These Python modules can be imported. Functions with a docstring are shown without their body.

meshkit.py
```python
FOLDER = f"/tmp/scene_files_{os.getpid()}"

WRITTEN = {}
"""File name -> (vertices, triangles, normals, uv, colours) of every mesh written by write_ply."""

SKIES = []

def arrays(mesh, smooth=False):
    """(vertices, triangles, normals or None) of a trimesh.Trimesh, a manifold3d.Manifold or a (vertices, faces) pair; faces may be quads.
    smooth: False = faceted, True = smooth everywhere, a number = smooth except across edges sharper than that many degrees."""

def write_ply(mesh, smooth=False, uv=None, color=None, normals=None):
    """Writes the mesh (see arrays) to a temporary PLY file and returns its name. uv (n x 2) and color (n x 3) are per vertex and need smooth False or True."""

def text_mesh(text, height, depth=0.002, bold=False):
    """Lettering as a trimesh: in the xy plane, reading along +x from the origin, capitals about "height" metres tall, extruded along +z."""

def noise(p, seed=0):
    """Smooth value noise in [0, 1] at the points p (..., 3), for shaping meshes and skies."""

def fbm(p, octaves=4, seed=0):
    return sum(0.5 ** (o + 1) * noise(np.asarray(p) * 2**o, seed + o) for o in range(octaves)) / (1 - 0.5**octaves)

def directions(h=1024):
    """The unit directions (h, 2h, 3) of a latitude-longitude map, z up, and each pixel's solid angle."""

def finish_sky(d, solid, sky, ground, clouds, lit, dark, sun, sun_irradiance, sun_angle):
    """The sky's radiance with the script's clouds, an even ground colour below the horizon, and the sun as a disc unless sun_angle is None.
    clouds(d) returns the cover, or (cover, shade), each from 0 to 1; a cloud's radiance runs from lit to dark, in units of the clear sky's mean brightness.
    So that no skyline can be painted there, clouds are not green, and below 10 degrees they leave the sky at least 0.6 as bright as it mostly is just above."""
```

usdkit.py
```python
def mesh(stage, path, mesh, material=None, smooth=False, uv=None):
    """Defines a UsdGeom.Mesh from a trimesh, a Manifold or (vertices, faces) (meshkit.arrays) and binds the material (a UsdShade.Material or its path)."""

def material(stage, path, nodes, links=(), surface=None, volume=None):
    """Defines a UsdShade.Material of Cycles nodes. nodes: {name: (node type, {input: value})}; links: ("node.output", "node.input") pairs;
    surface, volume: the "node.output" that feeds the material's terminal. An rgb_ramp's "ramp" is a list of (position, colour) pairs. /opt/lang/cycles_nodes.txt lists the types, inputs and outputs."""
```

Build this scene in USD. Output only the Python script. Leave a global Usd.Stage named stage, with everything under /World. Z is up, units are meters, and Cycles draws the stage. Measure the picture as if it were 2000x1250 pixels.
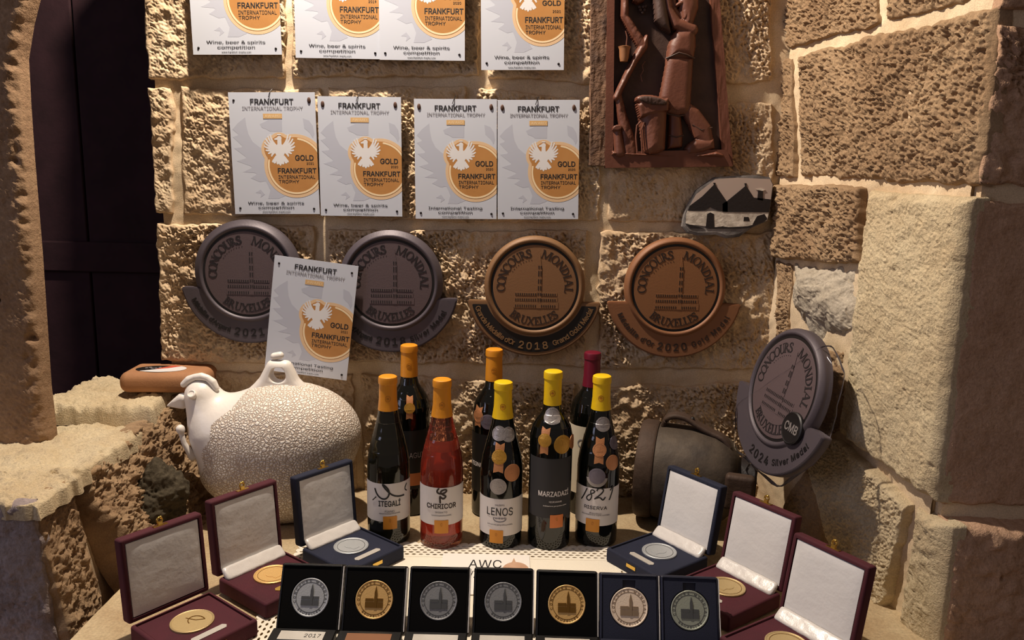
import math, numpy as np, trimesh, usdkit, meshkit, shapely
from shapely.geometry import Polygon, LineString, Point, box as sbox
from shapely.ops import unary_union
from shapely import affinity
from scipy import ndimage
import manifold3d as m3
from pxr import Usd, UsdGeom, UsdLux, Gf, Sdf

stage = Usd.Stage.CreateInMemory()
UsdGeom.SetStageUpAxis(stage, UsdGeom.Tokens.z)
UsdGeom.SetStageMetersPerUnit(stage, 1.0)
W = UsdGeom.Xform.Define(stage, '/World')
UsdGeom.Scope.Define(stage, '/World/Looks')

# ------------------------------------------------------------------ camera (27 mm phone view, 10 deg down)
F, PIT, ROL, DST, HGT = 1500.0, math.radians(10), math.radians(1.2), 1.48, 0.62
EYE = np.array([0, -DST, HGT])
FW = np.array([0, math.cos(PIT), -math.sin(PIT)]); U0 = np.array([0, math.sin(PIT), math.cos(PIT)]); X0 = np.array([1.0, 0, 0])
RT = math.cos(ROL) * X0 + math.sin(ROL) * U0; UP = -math.sin(ROL) * X0 + math.cos(ROL) * U0
cam = UsdGeom.Camera.Define(stage, '/World/camera')
cam.CreateHorizontalApertureAttr(36.0); cam.CreateFocalLengthAttr(36.0 * F / 2000)
cam.CreateFStopAttr(0.0); cam.CreateFocusDistanceAttr(1.4); cam.CreateClippingRangeAttr(Gf.Vec2f(0.05, 50))
cam.AddTransformOp().Set(Gf.Matrix4d(*RT, 0, *UP, 0, *(-FW), 0, *EYE, 1))
cam.CreateExposureAttr(0.0)

# ------------------------------------------------------------------ light: warm spot above the niche, dim cool daylight from the left, faint room light
lamp = UsdLux.SphereLight.Define(stage, '/World/niche_lamp')
lamp.CreateRadiusAttr(0.018); lamp.CreateIntensityAttr(8400.0); lamp.CreateColorAttr(Gf.Vec3f(1.0, 0.86, 0.71))
lamp.AddTranslateOp().Set(Gf.Vec3d(-0.38, -0.24, 1.58))
win = UsdLux.RectLight.Define(stage, '/World/daylight_window')
win.CreateWidthAttr(1.0); win.CreateHeightAttr(1.5); win.CreateIntensityAttr(2.6); win.CreateColorAttr(Gf.Vec3f(0.70, 0.72, 1.0))
_w = np.array([-2.6, -1.9, 1.3]); _b = _w - np.array([0, 0, 0.3]); _b /= np.linalg.norm(_b)
_r = np.cross([0, 0, 1.0], _b); _r /= np.linalg.norm(_r); _u = np.cross(_b, _r)
win.AddTransformOp().Set(Gf.Matrix4d(*_r, 0, *_u, 0, *_b, 0, *_w, 1))
dome = UsdLux.DomeLight.Define(stage, '/World/room_light')
dome.CreateIntensityAttr(0.042); dome.CreateColorAttr(Gf.Vec3f(1.0, 0.80, 0.73))

# ------------------------------------------------------------------ helpers
def ray(px, py): return FW + RT * (px - 1000) / F - UP * (py - 625) / F
def aty(px, py, y=0.0):
    d = ray(px, py); return EYE + d * (y - EYE[1]) / d[1]
def atz(px, py, z=0.0):
    d = ray(px, py); return EYE + d * (z - EYE[2]) / d[2]
def onplane(px, py, p0, n):
    d = ray(px, py); return EYE + d * np.dot(np.subtract(p0, EYE), n) / np.dot(d, n)
def lin(h):
    c = np.array([int(h[i:i + 2], 16) for i in (1, 3, 5)]) / 255.0
    return tuple(np.where(c < 0.04045, c / 12.92, ((c + 0.055) / 1.055) ** 2.4))

used = {}
def numbered(path):
    n = used.get(path, 0); used[path] = n + 1
    return path if n == 0 else f'{path}_{n:03d}'
def tag(p, label=None, cat=None, group=None, kind=None):
    for k, v in (('label', label), ('category', cat), ('group', group), ('kind', kind)):
        if v: p.SetCustomDataByKey(k, v)
    return p
def mat4(o=(0, 0, 0), ex=(1, 0, 0), ey=(0, 1, 0), ez=(0, 0, 1)):
    m = np.eye(4); m[:3, 0], m[:3, 1], m[:3, 2], m[:3, 3] = ex, ey, ez, o; return m
def rotz(a, o=(0, 0, 0)):
    c, s = math.cos(a), math.sin(a); return mat4(o, (c, s, 0), (-s, c, 0), (0, 0, 1))
def thing(name, label, cat, m=None, group=None, kind=None):
    x = UsdGeom.Xform.Define(stage, numbered('/World/' + name))
    if m is not None: x.AddTransformOp().Set(Gf.Matrix4d(*np.asarray(m, float).T.ravel()))
    return tag(x.GetPrim(), label, cat, group, kind)
def obj(name, mesh, material, parent=None, smooth=30, label=None, kind=None):
    base = str(parent.GetPath()) if parent is not None else '/World'
    p = usdkit.mesh(stage, numbered(f'{base}/{name}'), mesh, material, smooth=smooth).GetPrim()
    return tag(p, label, None, None, kind)

def cat(*ms): return trimesh.util.concatenate([m for m in ms if m is not None])
def bx(x0, x1, y0, y1, z0, z1):
    m = trimesh.creation.box([x1 - x0, y1 - y0, z1 - z0]); m.apply_translation([(x0 + x1) / 2, (y0 + y1) / 2, (z0 + z1) / 2]); return m
def man(mf):
    k = mf.to_mesh(); return trimesh.Trimesh(k.vert_properties[:, :3], k.tri_verts, process=False)
def rbox(x0, x1, y0, y1, z0, z1, r, seg=12):
    s = m3.Manifold.sphere(r, seg)
    return man(m3.Manifold.batch_hull([s.translate((x, y, z)) for x in (x0 + r, x1 - r) for y in (y0 + r, y1 - r) for z in (z0 + r, z1 - r)]))
def chain(pts, seg=20):
    """hulls of spheres (x, y, z, r) from joint to joint, one manifold"""
    sp = [m3.Manifold.sphere(p[3], seg).translate(tuple(map(float, p[:3]))) for p in pts]
    return m3.Manifold.batch_boolean([m3.Manifold.batch_hull([a, b]) for a, b in zip(sp, sp[1:])], m3.OpType.Add) if len(sp) > 1 else sp[0]
def soften(mf, edge, it=12):
    m = man(mf.refine_to_length(edge)); m.merge_vertices(); trimesh.smoothing.filter_taubin(m, iterations=it); return m
def extr(poly, depth, z=0.0):
    ps = [g for g in getattr(poly, 'geoms', [poly]) if g.geom_type == 'Polygon' and g.area > 1e-9]
    if not ps: return None
    m = cat(*[trimesh.creation.extrude_polygon(g, depth, engine='earcut') for g in ps])
    m.apply_translation([0, 0, z]); return m
def lathe(prof, n=48):
    return trimesh.creation.revolve(np.array(prof, float), sections=n)
def tube(pts, r, sides=8, closed=False):
    p = np.array(pts, float)
    rr = np.broadcast_to(r, (len(p),))
    t = np.gradient(p, axis=0); t /= np.linalg.norm(t, axis=1, keepdims=True) + 1e-12
    a = np.cross(t, np.where(np.abs(t[:, 2:]) < 0.9, [0, 0, 1.0], [1.0, 0, 0])); a /= np.linalg.norm(a, axis=1, keepdims=True) + 1e-12
    b = np.cross(t, a); an = np.arange(sides) * 2 * np.pi / sides
    v = p[:, None] + rr[:, None, None] * (np.cos(an)[None, :, None] * a[:, None] + np.sin(an)[None, :, None] * b[:, None])
    f = []
    for i in range(len(p) - 1):
        for j in range(sides):
            q = [i * sides + j, i * sides + (j + 1) % sides, (i + 1) * sides + (j + 1) % sides, (i + 1) * sides + j]; f += [q[:3], [q[0], q[2], q[3]]]
    v = v.reshape(-1, 3)
    for k, s in ((0, 1), (len(p) - 1, -1)):
        v = np.vstack([v, p[k]]); c = len(v) - 1
        for j in range(sides): f.append([c, k * sides + (j + 1) % sides, k * sides + j][::s])
    return trimesh.Trimesh(v, f, process=False)

# ------------------------------------------------------------------ materials
MATS = {}
def L(name): return f'/World/Looks/{name}'
def pmat(name, color, rough=0.6, metal=0.0, bump=None, var=None, **kw):
    """color hex; bump (scale, height m); var (second colour hex, scale, contrast)"""
    nodes = {'p': ('principled_bsdf', {'base_color': lin(color) if isinstance(color, str) else color, 'roughness': rough, 'metallic': metal, **kw})}
    links = []
    if bump or var:
        nodes['tc'] = ('texture_coordinate', {})
    if var:
        c2, sc, ct = var
        nodes['n'] = ('noise_texture', {'scale': sc, 'detail': 5.0, 'roughness': 0.6})
        nodes['r'] = ('rgb_ramp', {'ramp': [(0.5 - ct, lin(c2)), (0.5 + ct, lin(color))]})
        links += [('tc.object', 'n.vector'), ('n.fac', 'r.fac'), ('r.color', 'p.base_color')]
    if bump:
        nodes['bn'] = ('noise_texture', {'scale': bump[0], 'detail': 4.0, 'roughness': 0.6})
        nodes['b'] = ('bump', {'strength': 1.0, 'distance': bump[1]})
        links += [('tc.object', 'bn.vector'), ('bn.fac', 'b.height'), ('b.normal', 'p.normal')]
    usdkit.material(stage, L(name), nodes, links, surface='p.BSDF'); return L(name)

def stone_mat(name, c_lo, c_hi, c_stain, fine=420, dist=0.0012, stain=0.5):
    nodes = {'g': ('geometry', {}),
             'n1': ('noise_texture', {'scale': 9.0, 'detail': 6.0, 'roughness': 0.65}),
             'r1': ('rgb_ramp', {'ramp': [(0.32, lin(c_lo)), (0.62, lin(c_hi))]}),
             'n2': ('noise_texture', {'scale': 16.0, 'detail': 5.0, 'roughness': 0.7, 'distortion': 0.8}),
             'r2': ('rgb_ramp', {'ramp': [(0.60, (0, 0, 0)), (0.74, (stain,) * 3)]}),
             'mx': ('mix', {'color2': lin(c_stain)}),
             'n3': ('noise_texture', {'scale': float(fine), 'detail': 3.0, 'roughness': 0.7}),
             'r3': ('rgb_ramp', {'ramp': [(0.3, (0.72,) * 3), (0.65, (1.0,) * 3)]}),
             'mu': ('mix', {'mix_type': 'multiply', 'fac': 1.0}),
             'oi': ('object_info', {}), 'rv': ('rgb_ramp', {'ramp': [(0.0, (0.86, 0.84, 0.82)), (1.0, (1.0, 1.0, 1.0))]}),
             'mv': ('mix', {'mix_type': 'multiply', 'fac': 1.0}),
             'b': ('bump', {'strength': 1.0, 'distance': dist}),
             'p': ('principled_bsdf', {'roughness': 0.93, 'specular_ior_level': 0.2})}
    links = [('g.position', 'n1.vector'), ('g.position', 'n2.vector'), ('g.position', 'n3.vector'), ('n1.fac', 'r1.fac'), ('n2.fac', 'r2.fac'), ('r1.color', 'mx.color1'), ('r2.color', 'mx.fac'),
             ('n3.fac', 'r3.fac'), ('mx.color', 'mu.color1'), ('r3.color', 'mu.color2'), ('oi.random', 'rv.fac'), ('mu.color', 'mv.color1'), ('rv.color', 'mv.color2'), ('mv.color', 'p.base_color'), ('n3.fac', 'b.height'), ('b.normal', 'p.normal')]
    usdkit.material(stage, L(name), nodes, links, surface='p.BSDF'); return L(name)

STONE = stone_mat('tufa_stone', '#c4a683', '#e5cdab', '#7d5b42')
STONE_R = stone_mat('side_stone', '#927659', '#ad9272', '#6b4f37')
STONE_P = stone_mat('pale_dressed_stone', '#c9b491', '#dccba9', '#b39a74', fine=320, dist=0.0025, stain=0.3)
STONE_D = stone_mat('dim_stone', '#bb9679', '#cda98c', '#a07a5c', fine=260, dist=0.0022)
STONE_L = stone_mat('grey_front_stone', '#8f8280', '#a69894', '#7d6c66', fine=200, dist=0.002)
STONE_J = stone_mat('jamb_plaster', '#846850', '#9a7e62', '#ab9478', fine=160, dist=0.0015)
STONE_G = stone_mat('grey_rock', '#b0a593', '#cfc5b3', '#7d7264', fine=300)
STONE_M = stone_mat('mossy_rock', '#3f382c', '#5c5343', '#2a251e', fine=300)
MORTAR = stone_mat('lime_mortar', '#d0b694', '#e8d3b2', '#b4966f', fine=500, dist=0.0006, stain=0.3)
TABLE = stone_mat('ledge_stone', '#b79c77', '#d6c29d', '#8c6f4e', fine=240, dist=0.0006)
FLOOR = pmat('floor_stone', '#6d5a48', 0.8, var=('#54463a', 6, 0.2))
DOORW = pmat('dark_door_wood', '#2e1b1f', 0.8, bump=(60, 0.0008), var=('#211316', 12, 0.2), specular_ior_level=0.15)
PAPER = pmat('poster_card', '#c0c4ce', 0.45)
INK = pmat('print_black', '#1b191b', 0.6)
INK2 = pmat('print_grey', '#807d82', 0.6)
WMARK = pmat('print_pale_grey', '#b0b3bf', 0.5)
SEAL = pmat('print_gold', '#bb8850', 0.4, var=('#ab763f', 14, 0.3))
SEALB = pmat('print_gold_border', '#d6b690', 0.45)
SEALR = pmat('print_cream', '#e6cfa8', 0.5)
WHITE = pmat('print_white', '#d8d6d6', 0.5)
TAN = pmat('print_tan', '#cda671', 0.5)
NAIL = pmat('nail_black', '#171313', 0.45, 0.3)
HOOK = pmat('nail_rust', '#4a2f22', 0.6, 0.2)
SILV = pmat('plaque_pewter', '#524a50', 0.52, 0.25, bump=(250, 0.0002))
SILVF = pmat('plaque_pewter_face', '#58494b', 0.6, 0.1, bump=(300, 0.0002))
BRNZ = pmat('plaque_bronze', '#7a593a', 0.6, 0.12, bump=(250, 0.0002))
BRNZF = pmat('plaque_bronze_face', '#7f5a3a', 0.6, 0.08, bump=(300, 0.0002))
COPR = pmat('plaque_copper', '#835738', 0.6, 0.1, bump=(250, 0.0002))
COPRF = pmat('plaque_copper_face', '#865a37', 0.6, 0.08, bump=(300, 0.0002))
BLK = pmat('groove_black', '#120e0f', 0.5)
ETCH = pmat('etched_brown', '#2c1d15', 0.6)
ETCHS = pmat('etched_grey', '#1f191b', 0.6)
GOLDL = pmat('lettering_gold', '#8a6a48', 0.5, 0.3)
CERAM = pmat('white_ceramic', '#e6dfd6', 0.42, bump=(90, 0.0004), coat_weight=0.15)
TERRA = pmat('terracotta_clay', '#aa7a52', 0.8, bump=(300, 0.0004), var=('#97694a', 25, 0.3))
GLASSD = pmat('dark_bottle_glass', '#0a0b08', 0.06, specular_ior_level=0.6)
GLASSO = pmat('olive_bottle_glass', '#15140b', 0.06, specular_ior_level=0.6)
CAPO = pmat('capsule_orange', '#dc8f1f', 0.42, bump=(120, 0.0003))
CAPY = pmat('capsule_yellow', '#e6bd12', 0.42, bump=(120, 0.0003))
CAPR = pmat('capsule_burgundy', '#6a1026', 0.4, bump=(120, 0.0003))
CAPM = pmat('capsule_emblem', '#b87414', 0.5)
LABW = pmat('label_white', '#ddd6d2', 0.6)
LABC = pmat('label_cream', '#d8cdb6', 0.6)
LABK = pmat('label_charcoal', '#2b292a', 0.7)
LABD = pmat('label_black', '#0d0c0c', 0.5)
LABO = pmat('label_orange', '#c0703a', 0.6)
SQO = pmat('seal_square_orange', '#d0871e', 0.5)
SQC = pmat('seal_square_copper', '#cf7433', 0.5)
STG = pmat('sticker_gold', '#c8973f', 0.35, 0.55, bump=(500, 0.0003))
STB = pmat('sticker_bronze', '#c98a5c', 0.4, 0.4, bump=(500, 0.0003))
STS = pmat('sticker_silver', '#a39c9a', 0.35, 0.5, bump=(500, 0.0003))
STV = pmat('sticker_violet_grey', '#77707c', 0.4, 0.4, bump=(500, 0.0003))
VELB = pmat('velvet_burgundy', '#4a0f1e', 0.85, bump=(900, 0.0003), var=('#3c0b18', 30, 0.3), sheen_weight=0.3, sheen_tint=lin('#8a3a4a'))
VELN = pmat('velvet_navy', '#171c33', 0.85, bump=(900, 0.0003), var=('#12162a', 30, 0.3), sheen_weight=0.2, sheen_tint=lin('#3b4466'))
VELK = pmat('pad_black', '#090808', 0.9, bump=(900, 0.0002), specular_ior_level=0.1)
LEAK = pmat('leatherette_black', '#0f0e0e', 0.5, bump=(700, 0.0002), specular_ior_level=0.3)
LEAN = pmat('leatherette_navy', '#12152a', 0.5, bump=(700, 0.0002))
SATIN = pmat('white_satin', '#dcdad9', 0.42, bump=(28, 0.0012), sheen_weight=0.15)
SATIN2 = pmat('silver_satin', '#d5d0cb', 0.3, bump=(60, 0.0008))
BRASS = pmat('brass', '#d8b25c', 0.25, 1.0)
MGOLD = pmat('medal_gold', '#e0b673', 0.45, 0.35, bump=(420, 0.0003))
MPALE = pmat('medal_pale_gold', '#c0a878', 0.5, 0.45, bump=(420, 0.0003))
MSILV = pmat('medal_silver', '#b3b6b8', 0.5, 0.4, bump=(420, 0.0003))
MGREY = pmat('medal_pewter', '#8e8f90', 0.5, 0.4, bump=(420, 0.0003))
MGRN = pmat('medal_greenish_silver', '#a0a596', 0.5, 0.4, bump=(420, 0.0003))
MROSE = pmat('medal_pale_bronze', '#ead6bf', 0.5, 0.2, bump=(420, 0.0003))
RGOLD = pmat('relief_dark_gold', '#7d5a26', 0.45, 0.7)
RSILV = pmat('relief_grey', '#5d5f60', 0.5, 0.6)
RROSE = pmat('relief_brown', '#8b765f', 0.55, 0.3)
PLW = pmat('nameplate_pale', '#cfc9bf', 0.4, 0.3, bump=(300, 0.0002))
PLG = pmat('nameplate_gold', '#c9a552', 0.4, 0.6, bump=(300, 0.0002))
LACE = pmat('lace_cotton', '#efe6d3', 0.9, bump=(700, 0.0006))
CARD = pmat('card_white', '#efe8df', 0.6)
ROSE = pmat('print_beige_rose', '#d2ae91', 0.6, var=('#b98d70', 40, 0.25))
WOOD = pmat('carved_wood', '#6a3f2e', 0.5, bump=(200, 0.0004), var=('#573022', 22, 0.3))
WOODD = pmat('carved_wood_dark', '#4a332a', 0.6, bump=(120, 0.0008), var=('#2c1a14', 18, 0.3))
BARK = pmat('wood_bark', '#7a5a42', 0.85, bump=(90, 0.004), var=('#3d281d', 30, 0.2))
IRON = pmat('old_dark_metal', '#54483b', 0.66, 0.15, bump=(60, 0.0012), var=('#352c25', 24, 0.2))
IRONR = pmat('old_rust_strap', '#4d3a2e', 0.7, 0.2, bump=(80, 0.0012), var=('#38291f', 24, 0.25))
SLATE = pmat('slate_grey', '#9a9490', 0.6, bump=(120, 0.001), var=('#4d4948', 30, 0.2))
PNTB = pmat('paint_black', '#1c1618', 0.5, bump=(160, 0.0006))
PNTW = pmat('paint_chalk', '#e2d8c9', 0.7, bump=(120, 0.0008), var=('#a79c8f', 60, 0.15))
PNTS = pmat('paint_sky', '#b3a196', 0.7)
PNTR = pmat('paint_red', '#c2543f', 0.5)
usdkit.material(stage, L('rose_glass'), {'p': ('principled_bsdf', {'base_color': lin('#e9a48c'), 'roughness': 0.03, 'transmission_weight': 0.97, 'ior': 1.45})}, [], surface='p.BSDF'); ROSEG = L('rose_glass')
usdkit.material(stage, L('rose_wine'), {'p': ('principled_bsdf', {'base_color': lin('#d2583f'), 'roughness': 0.1, 'transmission_weight': 0.6})}, [], surface='p.BSDF'); WINE = L('rose_wine')
usdkit.material(stage, L('clear_film'), {'t': ('transparent_bsdf', {}), 'g': ('glossy_bsdf', {'color': (0.9, 0.9, 0.95), 'roughness': 0.12}), 'fr': ('fresnel', {'IOR': 1.12}), 'm': ('mix_closure', {})},
                [('fr.fac', 'm.fac'), ('t.BSDF', 'm.closure1'), ('g.BSDF', 'm.closure2')], surface='m.closure'); FILM = L('clear_film')
usdkit.material(stage, L('crackle_glaze'), {
    'tc': ('texture_coordinate', {}), 'wn': ('noise_texture', {'scale': 60.0, 'detail': 2.0}), 'wm': ('vector_math', {'math_type': 'multiply_add', 'vector2': (0.012, 0.012, 0.012)}),
    'v': ('voronoi_texture', {'feature': 'distance_to_edge', 'scale': 185.0}), 'r': ('rgb_ramp', {'ramp': [(0.0, lin('#ab9785')), (0.10, lin('#d6c8b8')), (0.22, lin('#ece4d8'))]}),
    'h': ('rgb_ramp', {'ramp': [(0.0, (0, 0, 0)), (0.25, (0.8,) * 3), (0.5, (1, 1, 1))]}),
    'b': ('bump', {'strength': 1.0, 'distance': 0.0012}), 'p': ('principled_bsdf', {'roughness': 0.5})},
    [('tc.object', 'wn.vector'), ('wn.color', 'wm.vector1'), ('tc.object', 'wm.vector3'), ('wm.vector', 'v.vector'), ('v.distance', 'r.fac'), ('v.distance', 'h.fac'), ('r.color', 'p.base_color'), ('h.color', 'b.height'), ('b.normal', 'p.normal')], surface='p.BSDF')
CRACK = L('crackle_glaze')

# ------------------------------------------------------------------ rough stone: displaced closed-edge panels
_rng = np.random.default_rng(7)
TN = 768
def band(s1, s2):
    g = _rng.standard_normal((TN, TN)); a = ndimage.gaussian_filter(g, s1, mode='wrap') - ndimage.gaussian_filter(g, s2, mode='wrap'); return a / a.std()
FINE, MID, LUMP, BIG = band(1.1, 2.6), band(2.0, 5.0), band(5.0, 12.0), band(22, 60)
CORAL = 0.7 * band(0.9, 2.6) + 0.55 * band(1.6, 4.2) - 1.7 * np.maximum(0, band(1.5, 4.5) - 0.5) - 1.3 * np.maximum(0, band(3.0, 8.0) - 0.9)
CORAL = (CORAL - CORAL.mean()) / CORAL.std()
PATCH = ndimage.gaussian_filter(_rng.standard_normal((TN, TN)), 26, mode='wrap'); PATCH = np.clip(0.75 + 0.45 * PATCH / PATCH.std(), 0.2, 1.4)
def tile(a, x, y): return ndimage.map_coordinates(a, [np.mod(y * 1000, TN), np.mod(x * 1000, TN)], order=1, mode='grid-wrap')

def stone_mesh(quad, o, eu, ev, n, seed, coral=0.0022, fine=0.0006, lump=0.0010, big=0.0015, face=0.002, depth=0.006, er=0.006, wob=0.0016, step=0.00185, warp=None, swell=0.0, patch=1.0, arris=0.0):
    """quad: four (u, v) corners TL TR BR BL in the plane o + u eu + v ev; the face swells along n"""
    q = np.array(quad, float); r = np.random.default_rng(seed); ox, oy = r.random(2) * 3
    w = max(np.linalg.norm(q[1] - q[0]), np.linalg.norm(q[2] - q[3])); h = max(np.linalg.norm(q[3] - q[0]), np.linalg.norm(q[2] - q[1]))
    nx, ny = max(4, int(w / step)), max(4, int(h / step))
    s, t = np.meshgrid(np.linspace(0, 1, nx), np.linspace(0, 1, ny))
    P = (q[0] * ((1 - s) * (1 - t))[..., None] + q[1] * (s * (1 - t))[..., None] + q[2] * (s * t)[..., None] + q[3] * ((1 - s) * t)[..., None])
    X, Y = P[..., 0], P[..., 1]
    if warp is not None: X, Y = warp(X, Y, s, t)
    bx_, by_ = tile(LUMP, X + ox, Y + oy), tile(LUMP, X + ox + .37, Y + oy + .21)
    X = X + wob * bx_ * 0.6 + wob * tile(BIG, X + ox, Y + .4); Y = Y + wob * by_ * 0.6 + wob * tile(BIG, X + .1, Y + oy)
    d = np.minimum(np.minimum(s, 1 - s) * w, np.minimum(t, 1 - t) * h) * (1 + 0.25 * bx_)
    e = np.clip(d / er, 0, 1); rnd = np.sqrt(1 - (1 - e) ** 2)
    if arris: ea = np.clip((1 - s) * w / arris, 0, 1); rnd = np.minimum(rnd, np.sqrt(1 - (1 - ea) ** 2))
    amp = np.clip(d / 0.012, 0.15, 1)
    if arris: amp = amp * np.clip((1 - s) * w / (arris * 1.2), .1, 1)
    H = face - (depth + face) * (1 - rnd) + amp * (coral * (1 - patch + patch * tile(PATCH, X + ox, Y + oy)) * tile(CORAL, X + ox, Y + oy) + fine * tile(FINE, X + ox, Y + oy) + lump * tile(LUMP, X + oy, Y + ox) + big * tile(BIG, X + oy, Y + ox)) + swell * np.sin(np.pi * s) * np.sin(np.pi * t)
    rim = (s == 0) | (s == 1) | (t == 0) | (t == 1)
    H = np.where(rim, -depth - 0.01, H)
    v = np.asarray(o) + X[..., None] * np.asarray(eu) + Y[..., None] * np.asarray(ev) + H[..., None] * np.asarray(n)
    k = np.arange(nx * ny).reshape(ny, nx); a, b, c, dd = k[:-1, :-1].ravel(), k[:-1, 1:].ravel(), k[1:, 1:].ravel(), k[1:, :-1].ravel()
    f = np.vstack([np.stack([a, c, b], 1), np.stack([a, dd, c], 1)])
    v = v.reshape(-1, 3)
    if np.dot(np.cross(v[f[0][1]] - v[f[0][0]], v[f[0][2]] - v[f[0][0]]), n) < 0: f = f[:, ::-1]
    return trimesh.Trimesh(v, f, process=False)

def plane_uv(pts, o, eu, ev):
    """pixels seen on the plane -> (u, v)"""
    n = np.cross(eu, ev); out = []
    for p in pts:
        w = onplane(*p, o, n) - np.asarray(o); out.append((w @ np.asarray(eu), w @ np.asarray(ev)))
    return out
EX, EY, EZ = np.eye(3)

# ---- back wall
wb = thing('wall_back', 'rough tufa block wall with pale mortar joints behind the display', None, kind='structure')
BW = dict(o=(0, 0, 0), eu=EX, ev=EZ, n=-EY)
def sheet(u0, u1, v0, v1, o, eu, ev, n, seed, step=0.006, amp=0.0012):
    nx, ny = int((u1 - u0) / step), int((v1 - v0) / step); s, t = np.meshgrid(np.linspace(u0, u1, nx), np.linspace(v0, v1, ny))
    H = amp * tile(BIG, s + seed, t) + amp * 0.5 * tile(LUMP, s, t + seed)
    v = (np.asarray(o) + s[..., None] * np.asarray(eu) + t[..., None] * np.asarray(ev) + H[..., None] * np.asarray(n)).reshape(-1, 3)
    k = np.arange(nx * ny).reshape(ny, nx); a, b, c, d = k[:-1, :-1].ravel(), k[:-1, 1:].ravel(), k[1:, 1:].ravel(), k[1:, :-1].ravel()
    return trimesh.Trimesh(v, np.vstack([np.stack([a, b, c], 1), np.stack([a, c, d], 1)]), process=False)
obj('mortar', cat(sheet(-0.675, 0.56, -0.02, 1.28, (0, 0.006, 0), EX, EZ, -EY, 1), bx(-0.675, 0.62, 0.02, 0.34, -0.02, 1.28)), MORTAR, wb, smooth=40)
quads = [  # pixel corners TL TR BR BL on the wall, then roughness
    ([(275, -230), (556, -230), (560, 152), (287, 156)], dict(coral=0.0011)),
    ([(568, -230), (934, -230), (936, 150), (570, 153)], dict(coral=.0020)),
    ([(952, -230), (1240, -230), (1235, 170), (953, 152)], dict(coral=.0024)),
    ([(1252, -230), (1512, -230), (1506, 160), (1250, 172)], dict(coral=.0018)),
    ([(288, 170), (336, 171), (341, 420), (302, 418)], dict(coral=0.0005)),
    ([(351, 171), (628, 170), (632, 424), (356, 422)], dict(coral=0.0008)),
    ([(640, 171), (912, 168), (914, 436), (644, 426)], dict(coral=.0017)),
    ([(926, 168), (1176, 198), (1174, 434), (928, 436)], dict(coral=.0020)),
    ([(1190, 200), (1509, 200), (1510, 436), (1188, 434)], dict(coral=.0020)),
    ([(303, 436), (615, 440), (620, 712), (316, 706)], dict(coral=.0024, lump=.0018)),
    ([(640, 446), (1146, 450), (1146, 716), (640, 708)], dict(coral=.0024, lump=.0014)),
    ([(1170, 450), (1514, 452), (1514, 722), (1168, 722)], dict(coral=.0024, lump=.0018)),
    ([(318, 722), (690, 728), (700, 990), (330, 990)], dict(coral=.0022)),
    ([(704, 730), (1122, 752), (1122, 985), (712, 985)], dict(coral=.0030, lump=.0018)),
    ([(1140, 754), (1520, 746), (1524, 985), (1140, 985)], dict(coral=.0030, lump=.0018))]
for i, (q, kw) in enumerate(quads):
    obj('stone', stone_mesh(plane_uv(q, (0, 0, 0), EX, EZ), seed=100 + i, **{**BW, **kw}), STONE, wb, smooth=True)

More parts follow.
